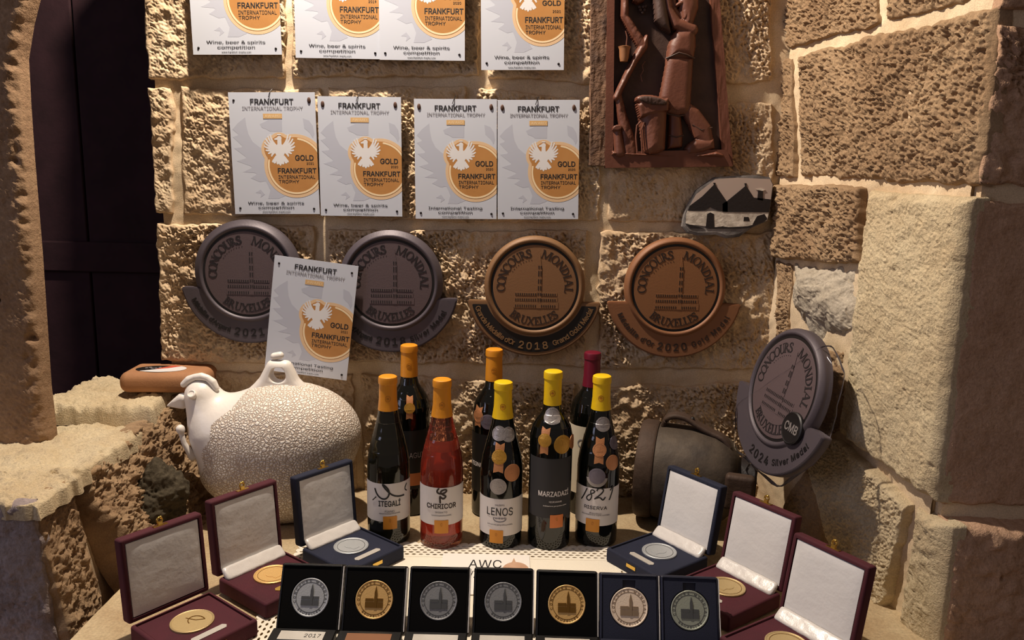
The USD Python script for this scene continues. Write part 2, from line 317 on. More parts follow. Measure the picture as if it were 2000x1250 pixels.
# ---- right splayed reveal
RO = np.array([0.498, 0.0, 0.0]); RE = np.array([0.196, -0.981, 0.0]); RE /= np.linalg.norm(RE); RN = np.array([RE[1], -RE[0], 0.0])
wr = thing('wall_right', 'splayed right reveal of rough blocks and one tall pale dressed block', None, kind='structure')
RW = dict(o=RO, eu=RE, ev=EZ, n=RN)
slab = bx(0, 0.465, 0.012, 0.30, -0.02, 1.28); slab.apply_transform(mat4(RO, RE, -RN, EZ))
SR = 0.485     # arris distance along the reveal
def rq(px): return plane_uv(px, RO, RE, EZ)
rb = slab
obj('mortar', cat(sheet(0.0, 0.47, -0.02, 1.28, RO - RN * 0.006, RE, EZ, RN, 5), slab), MORTAR, wr, smooth=40)
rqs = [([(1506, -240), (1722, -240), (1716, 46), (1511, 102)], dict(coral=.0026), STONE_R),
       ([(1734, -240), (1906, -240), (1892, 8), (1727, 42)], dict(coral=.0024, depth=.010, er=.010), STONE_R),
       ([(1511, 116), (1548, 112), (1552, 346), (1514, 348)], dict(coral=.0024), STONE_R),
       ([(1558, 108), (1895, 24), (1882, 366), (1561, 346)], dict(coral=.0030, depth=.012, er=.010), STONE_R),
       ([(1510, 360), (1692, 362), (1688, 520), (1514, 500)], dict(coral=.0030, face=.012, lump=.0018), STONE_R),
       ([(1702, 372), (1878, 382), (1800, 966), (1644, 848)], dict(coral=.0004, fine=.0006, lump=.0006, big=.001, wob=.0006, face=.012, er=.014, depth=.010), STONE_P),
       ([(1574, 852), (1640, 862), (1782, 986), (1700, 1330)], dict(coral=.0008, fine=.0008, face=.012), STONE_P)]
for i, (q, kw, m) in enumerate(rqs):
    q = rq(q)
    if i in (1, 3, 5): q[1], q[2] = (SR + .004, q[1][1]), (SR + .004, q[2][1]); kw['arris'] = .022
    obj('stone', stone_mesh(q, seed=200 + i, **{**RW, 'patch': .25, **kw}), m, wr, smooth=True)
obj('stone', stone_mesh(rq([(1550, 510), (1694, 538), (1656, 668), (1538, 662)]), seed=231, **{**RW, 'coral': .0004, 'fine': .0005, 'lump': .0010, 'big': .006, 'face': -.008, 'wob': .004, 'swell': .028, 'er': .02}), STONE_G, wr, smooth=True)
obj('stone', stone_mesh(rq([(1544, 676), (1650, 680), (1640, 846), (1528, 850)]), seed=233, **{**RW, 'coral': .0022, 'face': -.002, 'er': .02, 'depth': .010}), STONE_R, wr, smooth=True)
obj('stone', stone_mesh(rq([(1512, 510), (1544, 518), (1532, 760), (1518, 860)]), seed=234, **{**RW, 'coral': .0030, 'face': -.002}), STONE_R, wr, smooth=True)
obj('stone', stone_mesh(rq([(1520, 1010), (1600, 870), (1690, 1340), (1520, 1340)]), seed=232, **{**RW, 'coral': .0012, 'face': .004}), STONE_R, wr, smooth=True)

# ---- front face of the wall, right of the niche
wf = thing('wall_front', 'plain stone wall face in shade right of the niche', None, kind='structure')
AR = RO + RE * SR   # arris
FO = np.array([AR[0], AR[1], 0.0])
FWD = dict(o=FO, eu=EX, ev=EZ, n=-EY)
obj('mortar', bx(AR[0] + 0.010, AR[0] + 0.75, AR[1] + 0.004, AR[1] + 0.3, -0.8, 1.28), MORTAR, wf)
def zf(px, py): return onplane(px, py, FO, EY)[2]
z1, z2, z3, z4 = zf(1892, 30), zf(1876, 372), zf(1800, 985), zf(1815, 1010)
for i, (u0, u1, va, vb, kw, m) in enumerate([(.003, .30, 1.26, z1 + .008, dict(coral=.002), STONE_D), (.003, .36, z1 - .008, z2 + .008, dict(coral=.0026, lump=.0014), STONE_D),
                                           (.003, .42, z2 - .010, z3, dict(coral=.0002, fine=.0004, lump=.0005), STONE_D)]):
    obj('stone', stone_mesh([(u0, va), (u1, va), (u1, vb), (u0, vb)], seed=300 + i, step=.003, **{**FWD, **kw}), m, wf, smooth=True)
# lower course stands a little proud, its top edge catching light
LOW = RO + RE * (SR + .030)
lo = dict(o=np.array([LOW[0], LOW[1], 0.0]), eu=EX, ev=EZ, n=-EY)
obj('stone', stone_mesh([(.003, z4 + .002), (.42, z4 - .01), (.42, -.5), (.003, -.5)], seed=310, step=.003, **{**lo, 'coral': .0006, 'fine': .0006, 'lump': .0010, 'er': .012, 'depth': .03}), STONE_D, wf, smooth=True)
obj('stone', stone_mesh([(SR - .038, z4), (SR + .033, z4), (SR + .033, -.4), (SR - .050, -.4)], seed=311, step=.0025, **{**RW, 'coral': .0008, 'fine': .0010, 'face': .006, 'er': .012, 'arris': .04, 'depth': .012, 'wob': .0006}), STONE_P, wr, smooth=True)

# ---- left parapet
wl = thing('wall_left', 'low rough stone parapet with flat pale top left of the niche', None, kind='structure')
ZT, ZT2 = 0.18, 0.212
wedge = extr(Polygon([(-.94, ZT - .022), (-.672, ZT - .022), (-.632, -.02), (-.632, -.8), (-.94, -.8)]), .465); wedge.apply_transform(mat4((0, -.02, 0), EX, EZ, -EY)); obj('mortar', wedge, MORTAR, wl)
# battered inner face, u runs towards the viewer
LI = dict(o=(-.654, 0, ZT - .002), eu=-EY, ev=np.array([-.45, 0, .893]), n=np.array([.893, 0, .45]))
LI2 = dict(o=(-.653, 0, ZT - .002), eu=-EY, ev=np.array([-.17, 0, .985]), n=np.array([.985, 0, .17]))
obj('stone', stone_mesh([(0.0, .030), (0.368, -.002), (0.368, -.24), (0.0, -.24)], seed=400, **{**LI, 'coral': .0030, 'lump': .0030, 'big': .004, 'er': .012, 'face': .002, 'patch': .3, 'depth': .05}), STONE_R, wl, smooth=True)
obj('stone', stone_mesh([(0.395, -.002), (0.488, -.004), (0.488, -.24), (0.40, -.24)], seed=401, **{**LI2, 'coral': .0026, 'lump': .002, 'er': .010}), STONE_R, wl, smooth=True)
# front face
LF = dict(o=(0, -0.492, 0), eu=EX, ev=EZ, n=-EY)
obj('stone', stone_mesh([(-.96, ZT - .004), (-.652, ZT - .004), (-.56, -.6), (-.96, -.6)], seed=402, step=.003, **{**LF, 'coral': .0006, 'fine': .0006, 'lump': .001, 'er': .016}), STONE_L, wl, smooth=True)
# top slabs
LT = dict(o=(0, 0, ZT - .010), eu=EX, ev=EY, n=EZ)
obj('stone', stone_mesh([(-.905, -.165), (-.648, -.150), (-.640, -.492), (-.95, -.492)], seed=403, step=.0025, **{**LT, 'coral': .0005, 'fine': .0005, 'lump': .0012, 'big': .003, 'face': .010, 'er': .012, 'depth': .006, 'wob': .003}), STONE_P, wl, smooth=True)
LT2 = dict(o=(0, 0, ZT2 - .010), eu=EX, ev=EY, n=EZ)
obj('stone', stone_mesh([(-.86, .06), (-.672, .055), (-.642, -.160), (-.865, -.150)], seed=404, step=.0025, **{**LT2, 'coral': .0006, 'fine': .0005, 'lump': .0015, 'big': .003, 'face': .010, 'er': .014, 'depth': .016, 'wob': .0010}), STONE_P, wl, smooth=True)
0 and obj('stone', stone_mesh([(.02, .15), (.10, .165), (.115, .03), (.0, .02)], seed=405, **{'o': (-0.648, -0.06, 0), 'eu': -EY, 'ev': EZ, 'n': EX, 'coral': .003, 'lump': .004, 'face': .018, 'depth': .02, 'wob': .006}), STONE_M, wl, smooth=True, label='dark mossy stone patch')

# ---- far left jamb with the spring of an arch, door behind
pj = thing('trim_1', 'rounded stone door jamb curving into an arch at far left', None, kind='structure')
PY = -0.25
ctr = [(64, -40), (44, 40), (33, 110), (38, 200), (45, 300), (62, 500), (80, 760), (92, 860)]
cz = [aty(*p, PY) for p in ctr]; zs = np.array([c[2] for c in cz])[::-1]; xs = np.array([c[0] for c in cz])[::-1]
def jwarp(X, Y, s, t): return X + (np.interp(Y, zs, xs) - xs[0]) * s, Y
for i, (za, zb) in enumerate([(1.2, .10)]):
    obj('stone', stone_mesh([(xs[0] - .26, za), (xs[0], za), (xs[0], zb), (xs[0] - .26, zb)], seed=500 + i, step=.0028, o=(0, PY, 0), eu=EX, ev=EZ, n=-EY, coral=.0005, lump=.0004, big=.001, er=.02, depth=.02, wob=0.0, warp=jwarp), STONE_J, pj, smooth=True)
jp = Polygon([(x, z) for x, z in zip(xs, zs)] + [(xs[0] - .3, 1.2), (xs[0] - .3, .1)]).buffer(-.045)
jm = extr(jp, .035); jm.apply_transform(mat4((0, PY + .045, 0), EX, EZ, -EY)); obj('jamb_core', jm, STONE_J, pj)
dr = thing('door_1', 'very dark plank door in the recess at left', None, kind='structure')
dx = [-1.9, -1.6, -1.35, -1.17, -.985, -.80, -.62, -.5]
for a, b in zip(dx, dx[1:]):
    obj('plank', rbox(a + .0015, b - .0015, .30, .33, -.8, 1.4, .004, 8), DOORW, dr)
obj('door_rail', rbox(-1.85, -.52, .288, .302, .40, .47, .004, 8), DOORW, dr)

# ---- ledge and floor
lg = thing('trim_2', 'pale stone ledge under the whole display', None, kind='structure')
obj('ledge_top', cat(sheet(-0.59, 0.62, -0.64, 0.0, (0, 0, 0), EX, EY, EZ, 9, step=.005, amp=.0003), bx(-.59, .6, -.64, 0, -.12, -.001)), TABLE, lg, smooth=40)
obj('ledge_base', bx(-.95, 1.3, -.60, 0.0, -.8, -.12), STONE_D, lg)
fl = thing('floor', 'stone floor in front of the niche', None, kind='structure')
obj('floor_slab', bx(-3, 3, -4, .6, -.85, -.8), FLOOR, fl)

# ------------------------------------------------------------------ lettering
_tc = {}
def text(t, h, bold=False, depth=0.0003):
    k = (t, round(h, 6), bold)
    if k not in _tc:
        m = meshkit.text_mesh(t, h, depth, bold); m.apply_translation([-m.bounds[0][0], 0, 0]); _tc[k] = m
    return _tc[k].copy()
def text_at(t, x, y, h, bold=False, width=None, align='l', z=0.0, depth=0.0003):
    m = text(t, h, bold, depth)
    if width: m.apply_scale([width / m.extents[0], 1, 1])
    w = m.extents[0]; m.apply_translation([x - (w if align == 'r' else w / 2 if align == 'c' else 0), y, z]); return m
def _ell(cx, cy, rx, ry): return affinity.scale(Point(0, 0).buffer(1, 24), rx, ry, origin=(0, 0)).buffer(0).__class__(affinity.translate(affinity.scale(Point(0, 0).buffer(1, 24), rx, ry, origin=(0, 0)), cx, cy).exterior.coords)
def serif(ch):
    T, t, s = .17, .075, .055
    def R(a, b, c, d): return sbox(a, b, c, d)
    def vs(x, w, top=1, bot=1):
        g = [R(x, 0, x + w, 1)]
        if bot: g.append(R(x - .09, 0, x + w + .09, s))
        if top: g.append(R(x - .09, 1 - s, x + w + .09, 1))
        return unary_union(g)
    def ln(p, w): return LineString(p).buffer(w / 2, cap_style=2)
    def bowl(x, y0, y1, w, th):
        cy, ry = (y0 + y1) / 2, (y1 - y0) / 2
        return _ell(x, cy, w, ry).difference(_ell(x, cy, w - th, ry - t)).intersection(R(x, y0, x + w + 1, y1))
    if ch in 'OC':
        o = _ell(.47, .5, .47, .52).difference(_ell(.47, .5, .30, .45))
        if ch == 'C': o = unary_union([o.difference(Polygon([(.47, .5), (1.2, 1.0), (1.2, 0.0)])), R(.83, .70, .88, .98), R(.83, .06, .87, .26)])
        return o
    if ch == 'N': return unary_union([vs(.1, t), vs(.72, t, 1, 0), ln([(.1, 1), (.78, 0)], T)]).intersection(R(-.2, 0, 1.2, 1))
    if ch == 'U': return unary_union([vs(.1, T, 1, 0).intersection(R(-1, .25, 2, 1)), vs(.66, t, 1, 0).intersection(R(-1, .25, 2, 1)), _ell(.42, .3, .32, .32).difference(_ell(.45, .32, .21, .25)).intersection(R(0, -.1, 1, .31))])
    if ch == 'R': return unary_union([vs(.1, T), bowl(.2, .48, 1, .40, .15), R(.1, .48, .3, .48 + t), R(.1, 1 - t, .3, 1), ln([(.33, .5), (.78, 0)], T)]).intersection(R(-.2, 0, 1.2, 1))
    if ch == 'B': return unary_union([vs(.1, T), bowl(.25, .5, 1, .32, .14), bowl(.25, 0, .54, .38, .15), R(.1, .48, .3, .55), R(.1, 1 - t, .3, 1), R(.1, 0, .3, t)])
    if ch == 'D': return unary_union([vs(.1, T), bowl(.25, 0, 1, .58, .17), R(.1, 1 - t, .3, 1), R(.1, 0, .3, t)])
    if ch == 'I': return vs(.1, T)
    if ch == 'L': return unary_union([vs(.1, T), R(.1, 0, .62, t), R(.56, 0, .62, .24)])
    if ch == 'E': return unary_union([vs(.1, T), R(.1, 0, .62, t), R(.56, 0, .62, .22), R(.1, 1 - t, .58, 1), R(.52, .8, .58, 1), R(.1, .48, .48, .48 + t), R(.43, .40, .48, .62)])
    if ch == 'M': return unary_union([vs(.08, t, 1), vs(.95, T, 1), ln([(.14, 1), (.56, .05)], T), ln([(.56, .05), (1.0, 1)], t)]).intersection(R(-.2, 0, 1.4, 1))
    if ch == 'A': return unary_union([ln([(.06, 0), (.45, 1)], t), ln([(.45, 1.05), (.82, 0)], T), R(.2, .3, .65, .3 + t), R(-.06, 0, .2, s), R(.66, 0, 1.0, s)]).intersection(R(-.2, 0, 1.2, 1.02))
    if ch == 'X': return unary_union([ln([(.1, 1), (.75, 0)], T), ln([(.78, 1), (.1, 0)], t), R(0, 1 - s, .3, 1), R(.62, 1 - s, .9, 1), R(-.02, 0, .24, s), R(.58, 0, .9, s)]).intersection(R(-.2, 0, 1.2, 1))
    if ch == 'S':
        p = [(.56, .80), (.50, .92), (.36, .97), (.18, .93), (.10, .78), (.16, .64), (.34, .53), (.52, .40), (.58, .24), (.48, .08), (.30, .03), (.14, .08), (.07, .22)]
        return unary_union([LineString(p).buffer(.055), LineString(p[4:9]).buffer(.085), R(.52, .70, .58, .98), R(.05, .03, .10, .28)])
_sc = {}
def glyph(ch, h, depth, font):
    k = (ch, round(h, 6), font)
    if k not in _sc:
        if font == 'serif':
            p = serif(ch); p = affinity.translate(p, -p.bounds[0], 0); m = extr(affinity.scale(p, h, h, origin=(0, 0)), depth)
        else: m = text(ch, h, font == 'bold', depth)
        _sc[k] = m
    return _sc[k].copy()
def arc_text(t, h, r, a0, a1, bottom=False, font='serif', depth=0.0008, z=0.0):
    """letters spread evenly from angle a0 to a1 (degrees)"""
    ws = [(h * .32 if c == ' ' else glyph(c, h, depth, font).extents[0]) for c in t]
    gap = max((abs(math.radians(a1 - a0)) * (r - h / 2 if bottom else r + h / 2) - sum(ws)) / max(1, len(t) - 1), -h * .05)
    sg = 1 if a1 > a0 else -1; pos = 0; out = []
    for c, w in zip(t, ws):
        a = math.radians(a0) + sg * (pos + w / 2) / (r - h / 2 if bottom else r + h / 2); pos += w + gap
        if c == ' ': continue
        g = glyph(c, h, depth, font); g.apply_translation([-w / 2, 0, z]); th = a + (math.pi / 2 if bottom else -math.pi / 2)
        g.apply_transform(mat4((r * math.cos(a), r * math.sin(a), 0), (math.cos(th), math.sin(th), 0), (-math.sin(th), math.cos(th), 0), EZ)); out.append(g)
    return cat(*out)

# ------------------------------------------------------------------ Frankfurt posters
def eagle():
    """heraldic eagle, about 1 wide and 1 tall, centred on its breast"""
    g = [affinity.scale(Point(0, -.03).buffer(.17, 16), 1, 1.25)]
    for sx in (-1, 1):
        tips = [(.30, .47), (.38, .42), (.45, .33), (.49, .22), (.50, .10), (.46, -.02), (.38, -.12), (.28, -.2)]
        for k, (tx, ty) in enumerate(tips):
            b = (.06 + .01 * k, .06 - .012 * k); mid = (b[0] + (tx - b[0]) * .62 + .035, b[1] + (ty - b[1]) * .42 - .03)
            c = [((1 - s) ** 2 * b[0] + 2 * s * (1 - s) * mid[0] + s * s * tx, (1 - s) ** 2 * b[1] + 2 * s * (1 - s) * mid[1] + s * s * ty) for s in np.linspace(0, 1, 8)]
            f = unary_union([LineString(c[i:i + 2]).buffer(.042 - .0035 * i, 4) for i in range(7)]); g.append(affinity.scale(f, sx, 1, origin=(0, 0)))
        for k, a in enumerate((-62, -90 + 8)):
            leg = LineString([(.05, -.18), (.05 + .30 * math.cos(math.radians(a)) , -.18 + .26 * math.sin(math.radians(a)))]).buffer(.035, 4); g.append(affinity.scale(leg, sx, 1, origin=(0, 0)))
        g.append(affinity.scale(LineString([(.13, -.22), (.25, -.38)]).buffer(.03, 4), sx, 1, origin=(0, 0)))
    g += [Polygon([(-.07, .1), (.07, .1), (.065, .36), (-.06, .36)]), Point(0, .36).buffer(.075, 12), Polygon([(-.05, .40), (-.17, .345), (-.155, .315), (-.05, .32)]), Polygon([(-.06, -.2), (.06, -.2), (.05, -.45), (0, -.52), (-.05, -.45)]), sbox(-.06, .465, .06, .49)]
    return unary_union(g).buffer(.004)
EAG = eagle()
WMK = [[(165, 345), (240, 290), (246, 360), (262, 440), (300, 512), (360, 560), (420, 590), (440, 700), (430, 870), (350, 885), (262, 848), (335, 806), (300, 800), (190, 792), (290, 748), (262, 735), (135, 690), (238, 662), (220, 648), (118, 572), (200, 562), (190, 545), (112, 470), (168, 452), (160, 440), (112, 400)],
       [(378, 352), (455, 318), (460, 305), (590, 305), (588, 420), (470, 420), (440, 400), (395, 385)], [(790, 300), (850, 320), (885, 370), (895, 440), (880, 480), (850, 430), (800, 390)], [(400, 860), (470, 850), (600, 1010), (520, 1040), (420, 1040), (445, 960)], [(300, 985), (350, 955), (390, 1000), (345, 1030), (355, 990)]]
def poster(name, label, m, w, h, grade, year, foot, group, pins=(1, 1, 1, 1), tilt=0):
    """m: origin at the sheet's bottom left corner, x along the sheet, y up, z out of it"""
    t = thing(name, label, 'poster', m, group)
    sheet_ = sbox(0, 0, w, h); Z = [0.0012 + 0.00012 * i for i in range(9)]
    def P(poly, z, mt, nm, d=0.0001, lab=None):
        k = extr(poly.intersection(sheet_.buffer(-1e-5)), d, z)
        if k is not None: obj(nm, k, mt, t, smooth=False, label=lab)
    obj('sheet', extr(sheet_, 0.0012), PAPER, t, smooth=False)
    def T(x, v): return x * w, (1 - v) * h
    P(unary_union([Polygon([T((x - 90) / 825, (y - 65) / 1120) for x, y in q]).buffer(0) for q in WMK]).buffer(.002).buffer(-.002), Z[0], WMARK, 'watermark_eagle')
    cx, cy = T(.74, .60); R = .365 * w
    ec = T(.565, .465); eg = affinity.translate(affinity.scale(EAG, .345 * w, .355 * w, origin=(0, 0)), *ec)
    blob = unary_union([Point(cx, cy).buffer(R, 48), Point(ec[0], ec[1] + .07 * w).buffer(.125 * w, 24), Point(ec[0] - .05 * w, ec[1]).buffer(.165 * w, 24)]).buffer(.02 * w).buffer(-.02 * w)
    P(blob, Z[1], SEALB, 'seal_border'); P(blob.buffer(-.036 * w), Z[2], SEAL, 'seal')
    an = np.radians(np.linspace(-192, 82, 60)); arc = LineString([(cx + (R - .052 * w) * math.cos(a), cy + (R - .052 * w) * math.sin(a)) for a in an]).buffer(.0105 * w)
    P(arc, Z[3], SEALR, 'seal_ring'); P(eg, Z[3], WHITE, 'eagle')
    tx = []
    def add(s, u, v, hh, bold=True, width=None, al='l'): x, y = T(u, v); tx.append(text_at(s, x, y, hh * h, bold, width and width * w, al, Z[4], 0.0001))
    add('FRANKFURT', .50, .097, .043, True, .50, 'c'); obj('title_lettering', cat(*tx), INK, t, smooth=False); tx.clear()
    if grade == 'GRAND': add('GRAND', .955, .487, .034, True, .27, 'r'); add('GOLD', .955, .535, .034, True, .22, 'r')
    else: add('GOLD', .955, .553, .042, True, .215, 'r')
    if year: add(year, .955, .587, .018 if len(year) < 5 else .02, False, None, 'r')
    obj('grade_lettering', cat(*tx), INK, t, smooth=False); tx.clear()
    add('FRANKFURT', .53, .658, .040, True, .452); add('INTERNATIONAL', .535, .704, .028, False, .43); add('TROPHY', .535, .741, .026, False, .24)
    obj('seal_lettering', cat(*tx), INK, t, smooth=False); tx.clear()
    add('INTERNATIONAL TROPHY', .505, .142, .028, False, .70, 'c'); obj('subtitle', cat(*tx), INK2, t, smooth=False); tx.clear()
    P(sbox(*T(.39, .212), *T(.61, .172)), Z[3], TAN, 'award_tag'); add('AWARD', .50, .203, .022, False, .18, 'c'); obj('award_tag_lettering', cat(*tx), SEALR, t, smooth=False); tx.clear()
    l1 = text_at(foot[0], *T(.49, .918), .022 * h, False, .66 * w, 'c', Z[4], 0.0001); l2 = text_at(foot[1], *T(.49, .955), .022 * h, False, .42 * w, 'c', Z[4], 0.0001)
    l3 = text_at('www.frankfurt-trophy.com', *T(.49, .986), .012 * h, False, .33 * w, 'c', Z[4], 0.0001); obj('footer_lettering', cat(l1, l2), INK, t, smooth=False); obj('web_address', l3, INK, t, smooth=False)
    if pins[3] == 2: x_, y_ = T(.49, .0); obj('hanging_wire', tube([(x_ - .004, y_ - .009, .0022), (x_ - .002, y_ - .003, .003), (x_, y_ + .002, .001), (x_ + .002, y_ + .006, -.003)], .0006, 6), NAIL, t)
    for k, (u, v) in enumerate([(.065, .95), (.935, .955), (.06, .065), (.93, .065)]):
        if not pins[k]: continue
        n_ = trimesh.creation.icosphere(1, .0022 if k < 2 or pins[k] == 1 else .0034); n_.apply_scale([1, 1 if k < 2 or pins[k] == 1 else 1.7, .55]); n_.apply_translation([*T(u, v), .0016]); obj('nail_head' if pins[k] == 1 else 'clip', n_, NAIL if pins[k] == 1 else HOOK, t)
    return t
def wall_poster(pxbl, pxbr, h, y0, y1, *a, **k):
    """bottom edge between two pixels at depth y0, top leaning out to y1"""
    bl, br = aty(*pxbl, y0), aty(*pxbr, y0); ex = br - bl; w = np.linalg.norm(ex); ex /= w
    ey = np.array([-ex[2] * 1.0, (y1 - y0) / h, ex[0]]); ey -= ex * (ey @ ex); ey /= np.linalg.norm(ey)
    return poster('award_poster', a[0], mat4(bl, ex, ey, np.cross(ex, ey)), w, h, *a[1:], **k)
WB = ('Wine, beer & spirits', 'competition'); IT = ('International Tasting', 'competition')
G1, G2 = 'gold award posters in the top row', 'gold award posters in the second row'
wall_poster((378, 107), (551, 107), .235, -.020, -.018, 'white award poster cut by the top edge, leftmost of the top row', 'GOLD', '', WB, G1)
wall_poster((578, 113), (744, 116), .235, -.019, -.018, 'white award poster marked 2019, second in the top row', 'GOLD', '2019', WB, G1)
wall_poster((742, 117), (908, 119), .235, -.022, -.021, 'white award poster overlapping its neighbour, third in the top row', 'GOLD', '2020', WB, G1)
wall_poster((940, 137), (1101, 137), .240, -.020, -.019, 'white award poster marked grand gold beside the carved wood panel', 'GRAND', '2021', WB, G1)
wall_poster((460, 418), (625, 418), .222, -.018, -.017, 'white gold award poster above the first grey plaque, leftmost of the second row', 'GOLD', '2021', WB, G2, pins=(1, 1, 1, 2))
wall_poster((627, 421), (786, 423), .218, -.018, -.017, 'white gold award poster second in the second row, touching the leftmost one', 'GOLD', '2020', WB, G2, pins=(1, 1, 2, 2))
wall_poster((812, 427), (970, 428), .219, -.018, -.017, 'white gold award poster third in the second row, tasting competition', 'GOLD', '2020', IT, G2, pins=(1, 1, 2, 2))
wall_poster((972, 428), (1129, 428), .218, -.017, -.016, 'white gold award poster at right end of the second row, above the bronze plaque', 'GOLD', '2020', IT, G2, pins=(1, 1, 2, 2))
wall_poster((517, 722), (677, 743), .222, -.046, -.040, 'tilted white gold award poster leaning in front of two grey plaques', 'GOLD', '2021', IT, None, pins=(1, 1, 1, 1))

# ------------------------------------------------------------------ round plaques
K = 0.000994
def plaque(label, m, mats, words, band=None, group=None, badge=False, slot=None, R=97, film=False, year_style=None):
    body_m, face_m, ink, ltr = mats
    t = thing('award_plaque', label, 'plaque', m, group)
    k = K
    cres = Point(0, -6 * k).buffer(131 * k, 96).intersection(sbox(-.2, -.2, .2, -29 * k)).difference(Point(0, 0).buffer(86 * k, 64)).buffer(-4 * k).buffer(4 * k)
    lo_, hi_ = extr(cres, .012), None
    top = cres.buffer(-3.0 * k); n_ = 6
    ms = [extr(cres, .0105)]
    for i in range(1, n_):
        a = i / n_ * math.pi / 2; ms.append(extr(cres.buffer(-4.5 * k * (1 - math.cos(a))), .0005 + .0105 + .0045 * math.sin(a)))
    obj('crescent', cat(*ms), body_m, t, smooth=40)
    obj('rim', lathe([(0, 0), (R * k, 0), (R * k, .011), (95.5 * k, .0145), (92 * k, .0185), (90 * k, .0195), (88 * k, .0195), (86.5 * k, .0185), (85 * k, .0165), (84 * k, .0150), (0, .0150)], 96), body_m, t, smooth=35)
    obj('groove', lathe([(79.5 * k, .0149), (84.4 * k, .0149), (84.4 * k, .0160), (79.5 * k, .0160), (79.5 * k, .0149)], 96), BLK, t, smooth=30)
    obj('face', lathe([(0, .0148), (80 * k, .0148), (80 * k, .0166), (78.5 * k, .0170), (0, .0170)], 96), face_m, t, smooth=30)
    z = .0168
    for wd_ in (arc_text('CONCOURS', 16 * k, 57 * k, 189, 97, z=z), arc_text('MONDIAL', 16 * k, 57 * k, 79, -9, z=z), arc_text('BRUXELLES', 15.5 * k, 74 * k, 229, 311, True, z=z)): obj('lettering', wd_, ink, t, smooth=False)
    # town hall with a tall tower
    def r(x0, y0, x1, y1, d=.0004): return bx(x0 * k, x1 * k, y0 * k, y1 * k, z, z + d + .0004)
    hall = [r(-40, -41, 6, -29), r(11, -41, 46, -29), r(-38, -28, 5, -20), r(12, -28, 44, -20), r(-37, -17, 4, -11), r(12, -17, 43, -11), r(5, -41, 13, 36, .0006)]
    sp = extr(Polygon([(5.5 * k, 36 * k), (12.5 * k, 36 * k), (9 * k, 62 * k)]), .001, z); hall.append(sp)
    obj('town_hall_relief', cat(*hall), face_m, t, smooth=False)
    w_ = []
    for yy in (-37, -25, -14.5):
        for xx in list(np.arange(-36, 4, 4.2)) + list(np.arange(14, 43, 4.2)): w_.append(bx((xx - .9) * k, (xx + .9) * k, (yy - 2.2) * k, (yy + 2.2) * k, z, z + .0012))
    for yy, hh in ((-25, 3), (-14, 2.5), (-2, 4), (11, 4), (26, 5), (38, 3)):
        for dx_ in (-2.1, 2.1): w_.append(bx((9 + dx_ - 1) * k, (9 + dx_ + 1) * k, (yy - hh) * k, (yy + hh) * k, z, z + .0014))
    for a in range(98, 152, 6): w_.append(bx(52 * k * math.cos(math.radians(a)) - .0006, 52 * k * math.cos(math.radians(a)) + .0006, 52 * k * math.sin(math.radians(a)) - .0006, 52 * k * math.sin(math.radians(a)) + .0006, z, z + .0007))
    obj('town_hall_windows', cat(*w_), ink, t, smooth=False)
    zb = .0155
    if band:
        bnd = Point(0, -4 * k).buffer(124 * k, 80).difference(Point(0, 0).buffer(98 * k, 64)).intersection(sbox(-.2, -.2, .2, -36 * k)).buffer(-2 * k).buffer(2 * k)
        obj('dark_band', extr(bnd, .0012, .0147), BLK, t, smooth=False); zb = .0160
    left, yr, right = words
    rr = 121 * k
    obj('year', arc_text(yr, 14 * k, 123 * k, 256, 284, True, 'bold', z=zb, depth=.0006), ltr, t, smooth=False)
    if left: obj('band_lettering', arc_text(left, 9.5 * k, rr, 206 if len(left) < 18 else 200, 252, True, 'bold', z=zb, depth=.0006), ltr, t, smooth=False)
    obj('band_lettering', arc_text(right, 9.5 * k, rr, 289, 333 if len(right) < 14 else 340, True, 'bold', z=zb, depth=.0006), ltr, t, smooth=False)
    if badge:
        b = lathe([(0, 0), (25 * k, 0), (25 * k, .004), (23 * k, .0055), (21 * k, .0045), (0, .0045)], 40); b.apply_translation([62 * k, -44 * k, .0172]); obj('round_badge', b, BLK, t)
        x_ = text_at('CMB', 62 * k, -50 * k, 13 * k, True, 34 * k, 'c', .0216, .0006); obj('badge_lettering', x_, STS, t, smooth=False)
    return t
def on_wall(px, py, y=-.012): return mat4(aty(px, py, y), EX, EZ, -EY)
SM, BM, CM = (SILV, SILVF, ETCHS, BLK), (BRNZ, BRNZF, ETCH, GOLDL), (COPR, COPRF, ETCH, ETCH)
plaque('pewter grey round competition plaque dated 2021, leftmost on the wall behind the tilted poster', on_wall(488, 532), SM, ("Médaille d'Argent", '2021', 'Silver Medal'), R=102)
plaque('pewter grey round competition plaque dated 2018, right of the tilted poster', on_wall(765, 550), SM, ("Médaille d'Argent", '2018', 'Silver Medal'), R=100)
plaque('bronze round competition plaque with a black band dated 2018', on_wall(1044, 558), BM, ("Grande Médaille d'Or", '2018', 'Grand Gold Medal'), band=True)
plaque('copper brown round competition plaque dated 2020, under the painted house stone', on_wall(1316, 561), CM, ("Médaille d'Or", '2020', 'Gold Medal'))
n5 = np.array([-.96, -.20, .24]); n5 /= np.linalg.norm(n5); e5 = np.cross([0, 0, 1.0], n5); e5 /= np.linalg.norm(e5); u5 = np.cross(n5, e5); ra = math.radians(-4)
e5, u5 = e5 * math.cos(ra) + u5 * math.sin(ra), -e5 * math.sin(ra) + u5 * math.cos(ra)
e5, u5, n5 = e5 * 1.07, u5 * 1.07, n5 * 1.07
p5 = plaque('pewter grey round plaque in clear film leaning at right with a dark badge', mat4(aty(1546, 762, -.235), e5, u5, n5), SM, ('', '2024', 'Silver Medal'), badge=True)
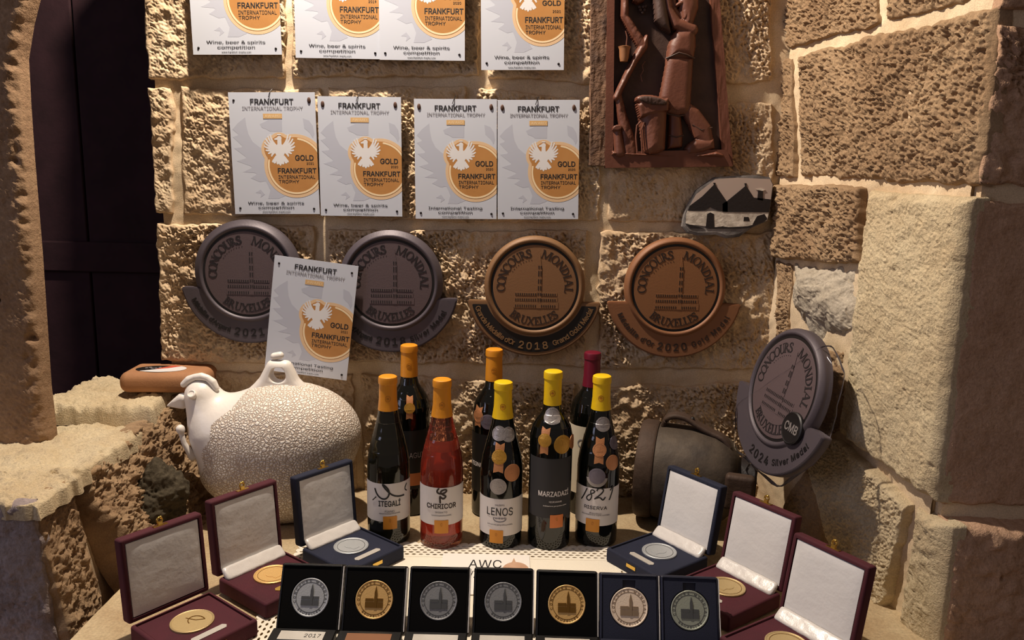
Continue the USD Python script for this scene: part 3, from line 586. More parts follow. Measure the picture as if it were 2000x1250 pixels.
fm = soften(m3.Manifold.batch_hull([m3.Manifold.sphere(.012, 12).translate((x * K, y * K, .012)) for x, y in [(-95, -70), (-60, -125), (60, -128), (110, -70), (122, -30), (98, 30), (102, 60), (70, 80), (50, -40)]]), .012, 2)
fm.vertices += .004 * (np.stack([meshkit.noise(fm.vertices * 70, s) for s in (1, 2, 3)], 1) - .5)
obj('clear_wrapper', fm, FILM, p5)

# ------------------------------------------------------------------ carved wooden panel
def rp(px, py):
    p = aty(px, py, -.03); return p[0], p[2]
RM = mat4((0, -.007, 0), EX, EZ, -EY)
RK = .00096
cw = thing('carved_panel', 'reddish brown carved wooden relief of a farm worker beside a vine and basket', 'wood carving', RM)
def q2(pts): return Polygon([rp(*p) for p in pts]).buffer(0)
obj('back_board', extr(q2([(1196, -160), (1392, -160), (1412, 312), (1190, 312)]), .006), WOODD, cw)
lp = extr(q2([(1158, -160), (1190, -160), (1186, 324), (1153, 322)]), .018); lp = lp.subdivide_to_size(.009); lp.merge_vertices()
lp.vertices += .006 * (np.stack([meshkit.fbm(lp.vertices * np.array([90, 30, 90]), 3, s) for s in (1, 2, 3)], 1) - .5); obj('bark_edge', lp, BARK, cw)
obj('side_board', extr(q2([(1188, -160), (1202, -160), (1198, 318), (1182, 324)]), .020), WOOD, cw)
rs = extr(q2([(1378, -160), (1396, -160), (1434, 322), (1414, 310)]), .014).subdivide_to_size(.009); rs.merge_vertices()
rs.vertices += .004 * (np.stack([meshkit.fbm(rs.vertices * np.array([90, 30, 90]), 3, s) for s in (4, 5, 6)], 1) - .5); obj('side_board', rs, WOOD, cw)
obj('base_board', extr(q2([(1181, 297), (1420, 292), (1432, 325), (1183, 328)]), .022), WOOD, cw)
def relief(chains, edge=.004, it=8, zs=.62, z0=.006):
    mf = m3.Manifold.batch_boolean([chain([(*rp(x, y), (zz if len(c) == 3 else zz), 0)[:3] + (r * RK,) for x, y, zz, r in c], 14) for c in chains], m3.OpType.Add)
    m = soften(mf, edge, it); m.vertices[:, 2] = m.vertices[:, 2] * zs + z0; return m

def el2(px, py, rx, ry, rot=-8): c = rp(px, py); return affinity.rotate(affinity.scale(Point(c).buffer(1, 24), rx * RK, ry * RK), rot)
def inflate(shapes, step=.0012, rough=.00012, seed=0):
    """bas-relief: outlines (pixel polygon or shapely, base height, height, rounding radius) raised as one continuous surface"""
    ps = [(q2(p) if isinstance(p, list) else p, a, b, c) for p, a, b, c in shapes]
    u = unary_union([p for p, *_ in ps]); x0, y0, x1, y1 = u.bounds
    xs_, ys_ = np.arange(x0 - 2 * step, x1 + 3 * step, step), np.arange(y0 - 2 * step, y1 + 3 * step, step); Xg, Yg = np.meshgrid(xs_, ys_)
    H = np.full(Xg.shape, -.004)
    for p, a, b, c in ps:
        m = shapely.contains_xy(p, Xg, Yg); d = np.zeros(Xg.shape); d[m] = shapely.distance(shapely.points(Xg[m], Yg[m]), p.boundary); e = np.clip(d / c, 0, 1)
        H = np.maximum(H, np.where(m, a + b * np.sqrt(1 - (1 - e) ** 2), -.004))
    H = np.where(H > -.003, H + rough * 2 * (meshkit.fbm(np.stack([Xg * 160, Yg * 90, Xg * 0 + seed], -1), 3, seed) - .5), H)
    ny, nx = H.shape; k = np.arange(nx * ny).reshape(ny, nx); a, b, c, d = k[:-1, :-1].ravel(), k[:-1, 1:].ravel(), k[1:, 1:].ravel(), k[1:, :-1].ravel()
    keep = (np.maximum.reduce([H.ravel()[q] for q in (a, b, c, d)]) > -.0035)
    f = np.vstack([np.stack([a, b, c], 1)[keep], np.stack([a, c, d], 1)[keep]])
    m = trimesh.Trimesh(np.stack([Xg, Yg, H + .004], -1).reshape(-1, 3), f, process=False); m.remove_unreferenced_vertices(); return m
def stroke(pts):
    """tapering branch outline: (px, py, half width px)"""
    c = [(*rp(x, y), r * RK) for x, y, r in pts]
    return unary_union([unary_union([Point(a[:2]).buffer(a[2], 8), Point(b[:2]).buffer(b[2], 8)]).convex_hull for a, b in zip(c, c[1:])])
fig = [([(1317, 61), (1330, 56), (1347, 50), (1360, 56), (1361, 90), (1356, 114), (1303, 115), (1307, 87)], .010, .016, .018),
       ([(1303, 111), (1325, 104), (1356, 111), (1349, 223), (1325, 227), (1303, 222), (1289, 190)], .010, .013, .016),
       (stroke([(1352, 58, 12), (1322, 46, 11), (1306, 18, 9), (1298, -24, 8)]), .014, .012, .010), (stroke([(1344, 42, 9), (1318, 20, 8), (1312, -28, 7)]), .008, .010, .008),
       (stroke([(1345, 40, 11), (1346, 12, 19), (1344, -12, 20)]), .010, .016, .016), (stroke([(1330, 6, 5), (1322, 10, 3)]), .016, .008, .004), (stroke([(1342, 22, 10), (1338, 34, 5)]), .016, .009, .008),
       ([(1307, 218), (1331, 220), (1336, 262), (1334, 288), (1304, 292), (1307, 261)], .008, .011, .012),
       ([(1328, 215), (1350, 200), (1367, 212), (1391, 245), (1398, 285), (1379, 289), (1358, 269), (1347, 245)], .008, .012, .012),
       ([(1339, 290), (1345, 281), (1358, 272), (1396, 270), (1398, 290), (1371, 300), (1343, 303)], .010, .012, .010)]
for hx, hy in ((1298, -26), (1312, -30)):
    for k in range(4): fig.append((stroke([(hx - 4 + 3 * k, hy - 2, 2.2), (hx - 7 + 3.6 * k, hy - 16 - (k % 2) * 3, 1.6)]), .014, .006, .002))
    fig.append((stroke([(hx + 5, hy + 2, 2.6), (hx + 10, hy - 8, 1.9)]), .014, .006, .002))
person = obj('carved_figure', inflate(fig), WOOD, cw, smooth=45, label='carved worker in a long smock reaching up')
obj('smock_fold', tube([(*rp(x, y), z_) for x, y, z_ in ((1301, 114, .021), (1313, 109, .026), (1325, 104, .029), (1340, 108, .029), (1357, 114, .022))], .0016), WOODD, cw)
obj('smock_fold', tube([(*rp(x, y), z_) for x, y, z_ in ((1290, 190, .016), (1304, 222, .020), (1325, 227, .022), (1349, 222, .018))], .0014), WOODD, cw)
obj('smock_fold', tube([(*rp(x, y), z_) for x, y, z_ in ((1307, 264, .020), (1321, 268, .024), (1336, 264, .020))], .0012), WOODD, cw)
obj('smock_fold', tube([(*rp(x, y), z_) for x, y, z_ in ((1352, 243, .022), (1370, 254, .024), (1392, 249, .020))], .0012), WOODD, cw)
obj('carved_vine', inflate([(stroke([(1222, -70, 8), (1221, 30, 8), (1238, 58, 9), (1257, 88, 10)]), .008, .014, .009), (stroke([(1264, 70, 4), (1257, 90, 9), (1240, 118, 7), (1214, 168, 7), (1204, 190, 8)]), .008, .014, .008), (stroke([(1208, 186, 8), (1216, 228, 11), (1226, 268, 14), (1231, 297, 17)]), .006, .014, .012)], rough=.0012, seed=2), WOOD, cw, smooth=45)
obj('carved_stump', inflate([(stroke([(1206, 256, 9), (1211, 297, 12)]), .010, .014, .010), (el2(1205, 250, 10, 6, 15), .020, .006, .002)], seed=3), WOOD, cw, smooth=45)
obj('ground_ledge', inflate([([(1190, 306), (1194, 292), (1230, 296), (1300, 300), (1345, 304), (1400, 292), (1416, 300), (1416, 310)], .004, .022, .012)], rough=.001, seed=8), WOOD, cw, smooth=45)
obj('carved_leaf', inflate([([(1272, -40), (1294, -40), (1309, 52), (1311, 66), (1292, 55), (1279, 41)], .016, .014, .012)], seed=4), WOODD, cw, smooth=45)
obj('carved_leaf', inflate([([(1230, -40), (1262, -40), (1260, 0), (1248, 6), (1236, 2)], .012, .010, .010)], seed=5), WOOD, cw, smooth=45)
gp = [trimesh.creation.icosphere(2, .0032).apply_transform(trimesh.transformations.translation_matrix((*rp(1257 + a, b), .012))) for a, b in ((0, 22), (-4, 17), (4, 17), (-6, 11), (1, 11), (6, 10))]
obj('carved_grapes', cat(*gp), WOODD, cw)
bkp = q2([(1241, 204), (1304, 192), (1303, 212), (1299, 292), (1286, 300), (1268, 303), (1257, 297), (1247, 228)])
obj('carved_basket', inflate([(bkp, .014, .022, .024), (unary_union([bkp.intersection(q2([(1235, 180), (1310, 180), (1310, 216), (1238, 234)])), el2(1272, 199, 32, 11)]), .030, .008, .006)], rough=.0006, seed=6), WOOD, cw, smooth=45)
obj('basket_filling', inflate([(el2(1272, 199, 27, 7.5), .0385, .003, .004)], rough=.0012, seed=7), WOODD, cw, smooth=45)
obj('basket_handle', cat(tube([(*rp(x, y), .034) for x, y in ((1250, 238), (1242, 246), (1240, 268), (1243, 300))], .0016), tube([(*rp(x, y), .036) for x, y in ((1256, 240), (1250, 256), (1252, 300))], .0016)), WOOD, cw)
pt = lathe([(0, 0), (7, 0), (9, 8), (10, 22), (12, 27), (9, 28), (0, 26)], 24); pt.apply_scale(RK); pt.apply_transform(mat4((*rp(1219, 120), .020), EX, (0, 0, -1), EY)); obj('carved_pot', pt, COPRF, cw)
obj('tendril', cat(tube([(*rp(x, y), .022) for x, y in ((1222, 60), (1225, 72), (1223, 92))], .0012), tube([(*rp(x, y), .012) for x, y in ((1262, 118), (1256, 126), (1258, 136), (1253, 146), (1256, 158))], .0010)), WOOD, cw)

# ------------------------------------------------------------------ painted house stone
def tp(px, py):
    p = aty(px, py, -.03); return p[0], p[2]
tr = thing('painted_stone', 'flat grey stone painted with a white house and two black cone roofs', 'painted stone', mat4((0, -.010, 0), EX, EZ, -EY))
def tq(pts): return Polygon([tp(*p) for p in pts]).buffer(0)
out = tq([(1334, 443), (1338, 420), (1345, 402), (1362, 372), (1398, 346), (1436, 343), (1480, 342), (1506, 346), (1513, 360), (1508, 400), (1502, 432), (1470, 446), (1446, 463), (1420, 466), (1400, 459), (1365, 461), (1342, 455)])
obj('slab', cat(*[extr(out.buffer(-.0006 * i * i), .012 + .0014 * i) for i in range(4)]), SLATE, tr, smooth=40)
zt_ = .0162
def paint(nm, pts, m, d=.0006, z=zt_, lab=None): obj(nm, extr(tq(pts).intersection(out.buffer(-.0025)), d, z), m, tr, smooth=False, label=lab)
paint('painted_sky', [(1345, 408), (1360, 380), (1398, 350), (1440, 347), (1511, 350), (1509, 392), (1345, 412)], PNTS, .0003)
paint('painted_wall', [(1342, 412), (1512, 414), (1508, 428), (1470, 440), (1440, 447), (1400, 444), (1340, 438)], PNTW, .0008)
paint('cone_roof', [(1343, 411), (1348, 402), (1372, 384), (1395, 361), (1394, 357), (1398, 357), (1398, 361), (1422, 396), (1422, 414), (1402, 411), (1388, 405), (1378, 411)], PNTB, .0014)
paint('cone_roof', [(1412, 398), (1422, 392), (1456, 364), (1455, 358), (1459, 358), (1459, 364), (1473, 386), (1510, 390), (1508, 415), (1412, 414)], PNTB, .0014)
paint('chimney', [(1482, 372), (1491, 372), (1491, 392), (1480, 390)], PNTB, .0014)
paint('chimney_cap', [(1477, 370), (1490, 373), (1496, 371), (1488, 368)], PNTW, .0016)
paint('painted_door', [(1379, 445), (1382, 418), (1388, 415), (1395, 418), (1396, 446)], PNTB, .0012)
paint('painted_window', [(1453, 432), (1454, 424), (1463, 424), (1465, 432)], PNTB, .0012)
paint('painted_bush', [(1474, 432), (1480, 422), (1494, 418), (1500, 428), (1484, 440), (1470, 441)], PNTB, .0010)
paint('painted_path', [(1338, 436), (1378, 447), (1412, 442), (1424, 444), (1460, 442), (1478, 438), (1500, 434), (1488, 443), (1446, 447), (1400, 447), (1350, 446)], PNTB, .0011)

# ------------------------------------------------------------------ terracotta dish on the parapet
d0, d1 = atz(250, 752, ZT2 + .004), atz(415, 748, ZT2 + .004)
dz = ZT2 + .004
dcx, dw = (d0[0] + d1[0]) / 2 , .158
ds = thing('clay_dish', 'tan rounded terracotta block with a red and white painted oval on the parapet', 'clay dish', rotz(.06, (aty(332, 730, -.03)[0], -.03, dz)))
obj('body', rbox(-.080, .080, -.048, .048, 0, .040, .016, 20), TERRA, ds, smooth=50)
ov = affinity.translate(affinity.scale(Point(0, 0).buffer(1, 32), .047, .026, origin=(0, 0)), -.012, -.010)
obj('oval_inset', extr(ov, .0008, .0396), BLK, ds, smooth=False)
obj('painted_stroke', extr(ov.intersection(Polygon([(-.06, -.036), (.03, -.036), (.04, -.002), (.022, .012), (.0, -.004), (-.03, -.02)])), .0006, .0402), WHITE, ds, smooth=False, label='white painted stroke')
obj('painted_stroke', extr(ov.intersection(Polygon([(-.022, -.016), (.0, -.006), (.022, .012), (.006, .02), (-.012, .0)])), .0006, .0404), PNTR, ds, smooth=False, label='red painted stroke')
obj('painted_stroke', extr(unary_union([affinity.translate(Point(0, 0).buffer(.003), -.042 + .006 * i, -.004 + .004 * math.sin(i * 2)) for i in range(6)]), .0006, .0402), INK2, ds, smooth=False, label='grey painted dabs')

# ------------------------------------------------------------------ ceramic hen jug
BY = -.125
def bp(px, py, y=BY): return aty(px, py, y)
bc = bp(553, 838); hb = thing('ceramic_hen', 'white crackle-glazed ceramic hen jug with a ring handle on its back', 'ceramic hen', mat4((bc[0], BY, 0)))
def bl(px, py, dy=0.0): p = bp(px, py); return np.array([p[0] - bc[0], dy, p[2]])
PX = 1 / 1080.0
def S(px, py, r, dy=0.0): return (*bl(px, py, dy), r * PX)
def caps(p, a, b):
    ax_, ay_, az_, ra_ = a; bx_, by_, bz_, rb_ = b; d0, d1, d2 = bx_ - ax_, by_ - ay_, bz_ - az_
    h = ((p[0] - ax_) * d0 + (p[1] - ay_) * d1 + (p[2] - az_) * d2) / (d0 * d0 + d1 * d1 + d2 * d2 + 1e-12); h = min(1, max(0, h))
    return math.sqrt((p[0] - ax_ - h * d0) ** 2 + (p[1] - ay_ - h * d1) ** 2 + (p[2] - az_ - h * d2) ** 2) - ra_ - h * (rb_ - ra_)
def elli(p, c, r):
    q = [(p[i] - c[i]) / r[i] for i in range(3)]; k0 = math.sqrt(sum(x * x for x in q)); k1 = math.sqrt(sum((x / y) ** 2 for x, y in zip(q, r))) + 1e-9
    return k0 * (k0 - 1) / k1
def smin(a, b, k):
    h = max(k - abs(a - b), 0) / k; return min(a, b) - h * h * k * .25
EC, ET = bl(556, 842), bl(545, 747)
c1, r1 = (EC[0] + .004, 0, EC[2] - .004), (.136, .100, ET[2] - EC[2] + .004)
c2, r2 = (EC[0] - .006, 0, .085), (.112, .088, .095)
nk = [S(400, 768, 33, -.012), S(409, 796, 30, -.014), S(428, 835, 42, -.018), S(462, 900, 66, -.012)]
def hen_sdf(x, y, z):
    p = (x, y, z); d = smin(elli(p, c1, r1), elli(p, c2, r2), .05)
    n_ = min(caps(p, nk[0], nk[1]), 9); n_ = smin(n_, caps(p, nk[1], nk[2]), .02); n_ = smin(n_, caps(p, nk[2], nk[3]), .03)
    return -max(smin(d, n_, .045), .002 - z)
hen = man(m3.Manifold.level_set(hen_sdf, [bl(350, 800)[0] - .02, -.14, 0, EC[0] + .16, .13, bl(398, 725)[2] + .02], .0075)); hen.merge_vertices()
hen = hen.subdivide(); hen.merge_vertices(); trimesh.smoothing.filter_taubin(hen, iterations=10)
fc = hen.triangles_center; bx1 = np.interp(-fc[:, 2], [-bl(0, 745)[2], -bl(0, 800)[2], -bl(0, 860)[2], -bl(0, 940)[2]], [bl(496, 745)[0], bl(452, 800)[0], bl(432, 860)[0], bl(418, 940)[0]])
isn = fc[:, 0] + .012 * (np.abs(fc[:, 1]) / .1) < bx1 + .004 * np.sin(fc[:, 2] * 120)
def sub(m, k):
    n = m.copy(); n.update_faces(k); n.remove_unreferenced_vertices(); return n
obj('body', sub(hen, ~isn), CRACK, hb, smooth=True); obj('neck_and_head', sub(hen, isn), CERAM, hb, smooth=True)
beak = soften(m3.Manifold.batch_hull([m3.Manifold.sphere(r * PX, 16).translate(tuple(bl(x, y, -.02))) for x, y, r in ((366, 772, 11), (352, 779, 7), (338, 786, 2.2), (366, 784, 9))]), .003, 4)
obj('beak', beak, CERAM, hb, smooth=True)
comb = []
for i, (x, y) in enumerate([(368, 745), (378, 736), (390, 731), (402, 730), (414, 733), (424, 741), (430, 752)]): comb.append((x, y, 6.5 + (i % 2) * 1.2))
obj('comb', soften(chain([S(*c, -.02) for c in comb], 14), .003, 4), CERAM, hb, smooth=True)
e_ = lathe([(0, 0), (8, 0), (8, 10), (6.5, 11), (4.5, 9), (0, 8.5)], 20); e_.apply_scale(PX); ec_ = bl(395, 762, -.040); ed = np.array([-.05, -.75, .66]); ed /= np.linalg.norm(ed); ee = np.cross([0, 0, 1.0], ed); ee /= np.linalg.norm(ee)
e_.apply_transform(mat4(ec_, ee, np.cross(ed, ee), ed)); obj('eye', e_, CERAM, hb)
obj('wattle', soften(m3.Manifold.batch_boolean([chain([S(375, 821, 8.5, -.05), S(376, 824, 8, -.05)], 16), chain([S(376, 826, 5, -.05), S(382, 848, 5, -.05), S(396, 876, 8, -.045)], 12)], m3.OpType.Add), .003, 3), CERAM, hb, smooth=True)
hnd = m3.Manifold.batch_boolean([m3.Manifold.batch_hull([m3.Manifold.sphere(r * PX, 20).translate(tuple(bl(x, y))) for x, y, r in q_]) for q_ in (((520, 745, 15), (572, 747, 15), (534, 716, 14), (558, 717, 14)), ((520, 745, 15), (572, 747, 15), (508, 760, 16), (588, 764, 16)), ((508, 760, 16), (588, 764, 16), (490, 776, 16), (610, 782, 16)))], m3.OpType.Add)
hc = bl(546, 730); hnd = hnd - m3.Manifold.cylinder(.3, 15.5 * PX, 15.5 * PX, 28).rotate((90, 0, 0)).translate((hc[0], .15, hc[2]))
obj('handle', soften(hnd, .004, 10), CERAM, hb, smooth=True)
obj('knob', soften(chain([S(536, 696, 7.5), S(547, 694, 7.5)], 16), .003, 4), CERAM, hb, smooth=True)

# ------------------------------------------------------------------ dark stone in the left corner
dk = trimesh.creation.icosphere(5, 1.0); dk.vertices *= [.046, .044, .072]
dk.vertices *= (1 + .9 * (meshkit.fbm(dk.vertices * 24, 4, 5) - .5) + .10 * (meshkit.noise(dk.vertices * 260, 8) - .5))[:, None]
dk.apply_transform(mat4((-.602, -.232, .062))); tag(obj('dark_stone', dk, STONE_M, None, smooth=True), 'dark mossy stone in the corner behind the left burgundy case', 'stone')

# ------------------------------------------------------------------ old metal canister lying on its side
cc = np.array([.318, -.100, .092]); ca = np.array([.93, -.28, -.02]); ca /= np.linalg.norm(ca); cb = np.cross([0, 0, 1.0], ca); cb /= np.linalg.norm(cb)
ct = thing('old_canister', 'old dark metal canister lying on its side with a rusty strap handle', 'canister', mat4(cc, ca * .92, cb * .93, np.cross(ca, cb) * .94))
def ax(prof, n=56):
    m = lathe(prof, n); m.apply_transform(mat4((0, 0, 0), EY, EZ, EX)); return m
obj('body', ax([(0, -.045), (.093, -.045), (.096, -.03), (.096, .03), (.091, .07), (.080, .098), (.066, .112), (.050, .118), (0, .118)]), IRON, ct, smooth=45)
obj('flange', ax([(.070, -.078), (.094, -.078), (.0985, -.07), (.0985, -.048), (.096, -.043), (.07, -.043), (.07, -.078)]), IRONR, ct, smooth=35)
obj('collar', ax([(0, .110), (.046, .110), (.046, .150), (.042, .154), (.036, .150), (.034, .128), (0, .128)]), PNTB, ct, smooth=35)
hp = np.array([(-.035, 0, .092), (-.03, -.004, .112), (-.012, -.006, .120), (.012, -.006, .117), (.035, -.008, .104), (.060, -.010, .094), (.085, -.014, .088), (.10, -.016, .070)])
tt = np.linspace(0, len(hp) - 1, 40); hs = np.stack([np.interp(tt, range(len(hp)), hp[:, i]) for i in range(3)], 1); hs = ndimage.gaussian_filter1d(hs, 1.5, axis=0, mode='nearest')
st = [tube(hs + np.array([0, o_, 0]), .0055, 10) for o_ in (-.009, -.003, .003, .009)]
obj('strap_handle', cat(*st), IRONR, ct, smooth=50)
obj('strap_hole', trimesh.creation.icosphere(2, .0045).apply_transform(trimesh.transformations.translation_matrix((.022, -.010, .1165))), BLK, ct)
tg = rbox(.095, .150, -.088, -.062, -.03, .04, .008, 12); obj('side_lug', tg, IRONR, ct, smooth=40)

# ------------------------------------------------------------------ wine bottles
BURG = [(0, .004), (.030, 0), (.0355, .002), (.037, .006), (.037, .135), (.0362, .150), (.033, .170), (.027, .195), (.0205, .220), (.0165, .240), (.0148, .255), (.0143, .262), (.0143, .300)]
BORD = [(0, .004), (.032, 0), (.0375, .002), (.039, .006), (.039, .195), (.038, .205), (.034, .220), (.026, .232), (.0185, .242), (.0152, .255), (.0148, .265), (.0148, .315)]
def bottle(label, pxb, pyb, pxt, pyt, shape, glass, capsule, cap_bottom, hexec, group=None, R=1.0):
    f = atz(pxb, pyb, 0.0); prof = np.array(shape); prof[:, 0] *= R
    cy = f[1] + prof[:, 0].max(); x0 = f[0] * (cy + DST) / (f[1] + DST); top = aty(pxt, pyt, cy)[2] + .002
    prof[:, 1] *= top / prof[-1, 1]
    lean = aty(pxt, pyt, cy)[0] - x0
    t = thing('wine_bottle', label, 'wine bottle', mat4((x0, cy, 0)), group)
    zt0 = np.array([0, 0, 0.]);
    def rad(z): return np.interp(z, prof[1:, 1], prof[1:, 0])
    fine_z = np.unique(np.concatenate([prof[3:, 1], np.linspace(prof[4, 1], prof[-1, 1], 40)])); pz = ndimage.gaussian_filter1d(rad(fine_z), 1.2, mode='nearest')
    pr_ = [tuple(p) for p in prof[:3]] + list(zip(pz, fine_z)) + [(0, prof[-1, 1])]
    rad2 = lambda z: np.interp(z, fine_z, pz)
    g = lathe(pr_, 56); obj('glass', g, glass, t, smooth=40)
    cam_a = math.atan2(-DST - cy, -x0)
    def hit(px, py):
        d = ray(px, py); r = rad2(.1); 
        for _ in range(6):
            o = EYE[:2] - (x0, cy); a = d[:2] @ d[:2]; b = 2 * o @ d[:2]; c = o @ o - r * r; q = b * b - 4 * a * c
            s = (-b - math.sqrt(max(q, 0))) / (2 * a); p = EYE + d * s; r = float(rad2(p[2]))
        return math.atan2(p[1] - cy, p[0] - x0), p[2]
    def wrap(m, th, z, off=.0006):
        v = m.vertices.copy(); zz = z + v[:, 1]; rr = rad2(zz); a = th + v[:, 0] / np.maximum(rad2(np.full(len(v), z)), .01); R_ = rr + off + v[:, 2]
        m = trimesh.Trimesh(np.stack([R_ * np.cos(a), R_ * np.sin(a), zz], 1), m.faces, process=False); return m
    def dense(poly, d=.0004):
        m = extr(poly, d).subdivide_to_size(.006); return m
    cb_ = hit(pxb, cap_bottom)[1] if cap_bottom else 0
    zc = hit((pxb * .3 + pxt * .7), cap_bottom)[1]
    obj('capsule', lathe([(rad2(zc) + .0001, zc), (rad2(zc) + .0010, zc), (rad2(zc + .02) + .0010, zc + .02), (.0150, top - .014), (.0153, top - .0125), (.0162, top - .012), (.0163, top - .004), (.0155, top - .0005), (.013, top + .001), (0, top + .0012)], 40), capsule, t, smooth=40)
    em = [affinity.scale(Point(0, 0).buffer(.0045, 16), 1, 1.2).difference(affinity.scale(Point(0, 0).buffer(.0037, 16), 1, 1.2))]
    em.append(Point(0, 0).buffer(.0022, 8))
    if capsule != CAPR: obj('capsule_emblem', wrap(dense(unary_union(em), .0002), cam_a - .02, zc + .022, .0012), CAPM, t)
    hexec(dict(t=t, wrap=wrap, dense=dense, hit=hit, rad=rad2, cam=cam_a, top=top, pxc=pxb, prof=prof, cy=cy, x0=x0))
    return t
def label_on(B, z0, z1, m, half=1.45, nm='label'):
    """paper label wrapped round the front"""
    na = 36; nz = 10; a = np.linspace(-half, half, na) + B['cam']; z = np.linspace(z0, z1, nz); r = B['rad'](z) + .0005
    A, Zg = np.meshgrid(a, z); Rg = np.repeat(r[:, None], na, 1)
    v = np.stack([Rg * np.cos(A), Rg * np.sin(A), Zg], -1).reshape(-1, 3); v2 = np.stack([(Rg - .0004) * np.cos(A), (Rg - .0004) * np.sin(A), Zg], -1).reshape(-1, 3)
    k = np.arange(na * nz).reshape(nz, na); q = np.stack([k[:-1, :-1].ravel(), k[:-1, 1:].ravel(), k[1:, 1:].ravel(), k[1:, :-1].ravel()], 1)
    f = np.vstack([q[:, [0, 1, 2]], q[:, [0, 2, 3]]]); obj(nm, trimesh.Trimesh(np.vstack([v, v2]), np.vstack([f, f[:, ::-1] + len(v)]), process=False), m, B['t'], smooth=True)
def words(B, items, m, nm='label_lettering'):
    """items: (text, px, py of the centre, height, width or None, bold)"""
    ms = []
    for s, px, py, h, w, b in items:
        th, z = B['hit'](px, py); g = text_at(s, 0, -h / 2, h, b, w, 'c', 0, .0002).subdivide_to_size(.006); ms.append(B['wrap'](g, th, z, .0009))
    obj(nm, cat(*ms), m, B['t'], smooth=False)
def square(B, px, py, m, s=.0235):
    th, z = B['hit'](px, py); obj('corner_seal', B['wrap'](B['dense'](sbox(-s / 2, -s / 2, s / 2, s / 2).buffer(-.001).buffer(.001)), th, z, .0008), m, B['t'])
    e = affinity.scale(Point(0, .004).buffer(.0022, 12), .8, 1.3); obj('corner_seal_emblem', B['wrap'](B['dense'](e.difference(e.buffer(-.0008)), .0002), th, z, .0014), CAPM, B['t'])
def stick(B, px, py, r, m, ribbon=None, off=.0008, crescent=None):
    r = r / 1130.0; th, z = B['hit'](px, py)
    if ribbon:
        up, dn = ribbon; up /= 1130.0; dn /= 1130.0
        rb_ = unary_union([Polygon([(-r * .65, dn), (0, dn + r * .25), (r * .55, dn), (r * .6, 0), (-r * .6, 0)]), Polygon([(-r * .7, up), (r * .1, up - r * .35), (r * .8, up - r * .1), (r * .6, 0), (-r * .6, 0)])])
        obj('sticker_ribbon', B['wrap'](B['dense'](rb_), th, z, off), ribbon_m(m), B['t'])
    if crescent: obj('sticker_crescent', B['wrap'](B['dense'](Point(0, -r * .1).buffer(r * 1.3, 24).intersection(sbox(-1, -1, 1, -r * .25))), th, z, off), STS, B['t'])
    d = [B['wrap'](B['dense'](Point(0, 0).buffer(r, 24)), th, z, off + .0003), B['wrap'](B['dense'](Point(0, 0).buffer(r, 24).difference(Point(0, 0).buffer(r * .82, 24)), .0004), th, z, off + .0005),
         B['wrap'](B['dense'](unary_union([sbox(-r * .4, -r * .35, r * .4, -r * .05), sbox(-r * .08, -r * .1, r * .08, r * .5)]), .0003), th, z, off + .0006)]
    obj('award_sticker', cat(*d), m, B['t'], label={STG: 'gold award sticker', STB: 'bronze award sticker', STS: 'silver award sticker', STV: 'violet grey award sticker'}[m])
def ribbon_m(m): return {STG: STB, STB: STB}.get(m, STS)
def curve(B, px, py, pts, w, m, nm='label_drawing'):
    th, z = B['hit'](px, py); c = np.array(pts, float) / 1130.0; tt = np.linspace(0, len(c) - 1, len(c) * 6)
    from scipy.interpolate import CubicSpline
    c = CubicSpline(range(len(c)), c)(tt); g = LineString(c * [1, -1]).buffer(w / 1130.0, 4); obj(nm, B['wrap'](extr(g, .0002).subdivide_to_size(.006), th, z, .0009), m, B['t'], smooth=False)
def zat(B, px, py): return B['hit'](px, py)[1]

def k1(B):
    label_on(B, .055, zat(B, 800, 842), LABD, 1.5, 'label'); th, z0 = B['hit'](812, 948); z1 = zat(B, 812, 924); label_on(dict(B, rad=lambda z: B['rad'](z) + .0004), z0, z1, LABO, 1.2, 'label_band')
    words(B, [('MARZAGUI', 798, 890, .010, .056, False)], STS); stick(B, 800, 797, 11, STG, (26, -24))
def k2(B):
    label_on(B, .05, zat(B, 950, 850), LABD, 1.5); words(B, [('VIGNUIT', 935, 907, .008, .042, True)], LABW)
    stick(B, 953, 824, 16, STV); stick(B, 934, 812, 14, STB, (22, -24))
def k3(B):
    label_on(B, .045, zat(B, 1140, 834), LABC, 1.5); th, z = B['hit'](1136, 866); obj('label_emblem', B['wrap'](B['dense'](Point(0, 0).buffer(.008).difference(Point(0, 0).buffer(.0062)), .0003), th, z, .0009), INK2, B['t'])
def b1(B):
    label_on(B, zat(B, 761, 1019), zat(B, 761, 945), LABW); curve(B, 762, 960, [(-30, -4), (-20, 12), (-8, 14), (-2, 4), (-6, -8), (-14, -14), (-4, 0), (10, 10), (28, 12)], 1.5, INK)
    curve(B, 735, 972, [(-8, 6), (-4, 2), (0, -2)], .9, INK); curve(B, 792, 952, [(2, -8), (-3, 0), (2, 6)], 1.0, INK)
    words(B, [('ITEGALÍ', 761, 984, .0095, .038, True)], INK); words(B, [('FIANO', 761, 999, .004, .016, False), ('indicazione geografica protetta', 761, 1003, .0022, .036, False)], INK2); square(B, 762, 1021, SQO)
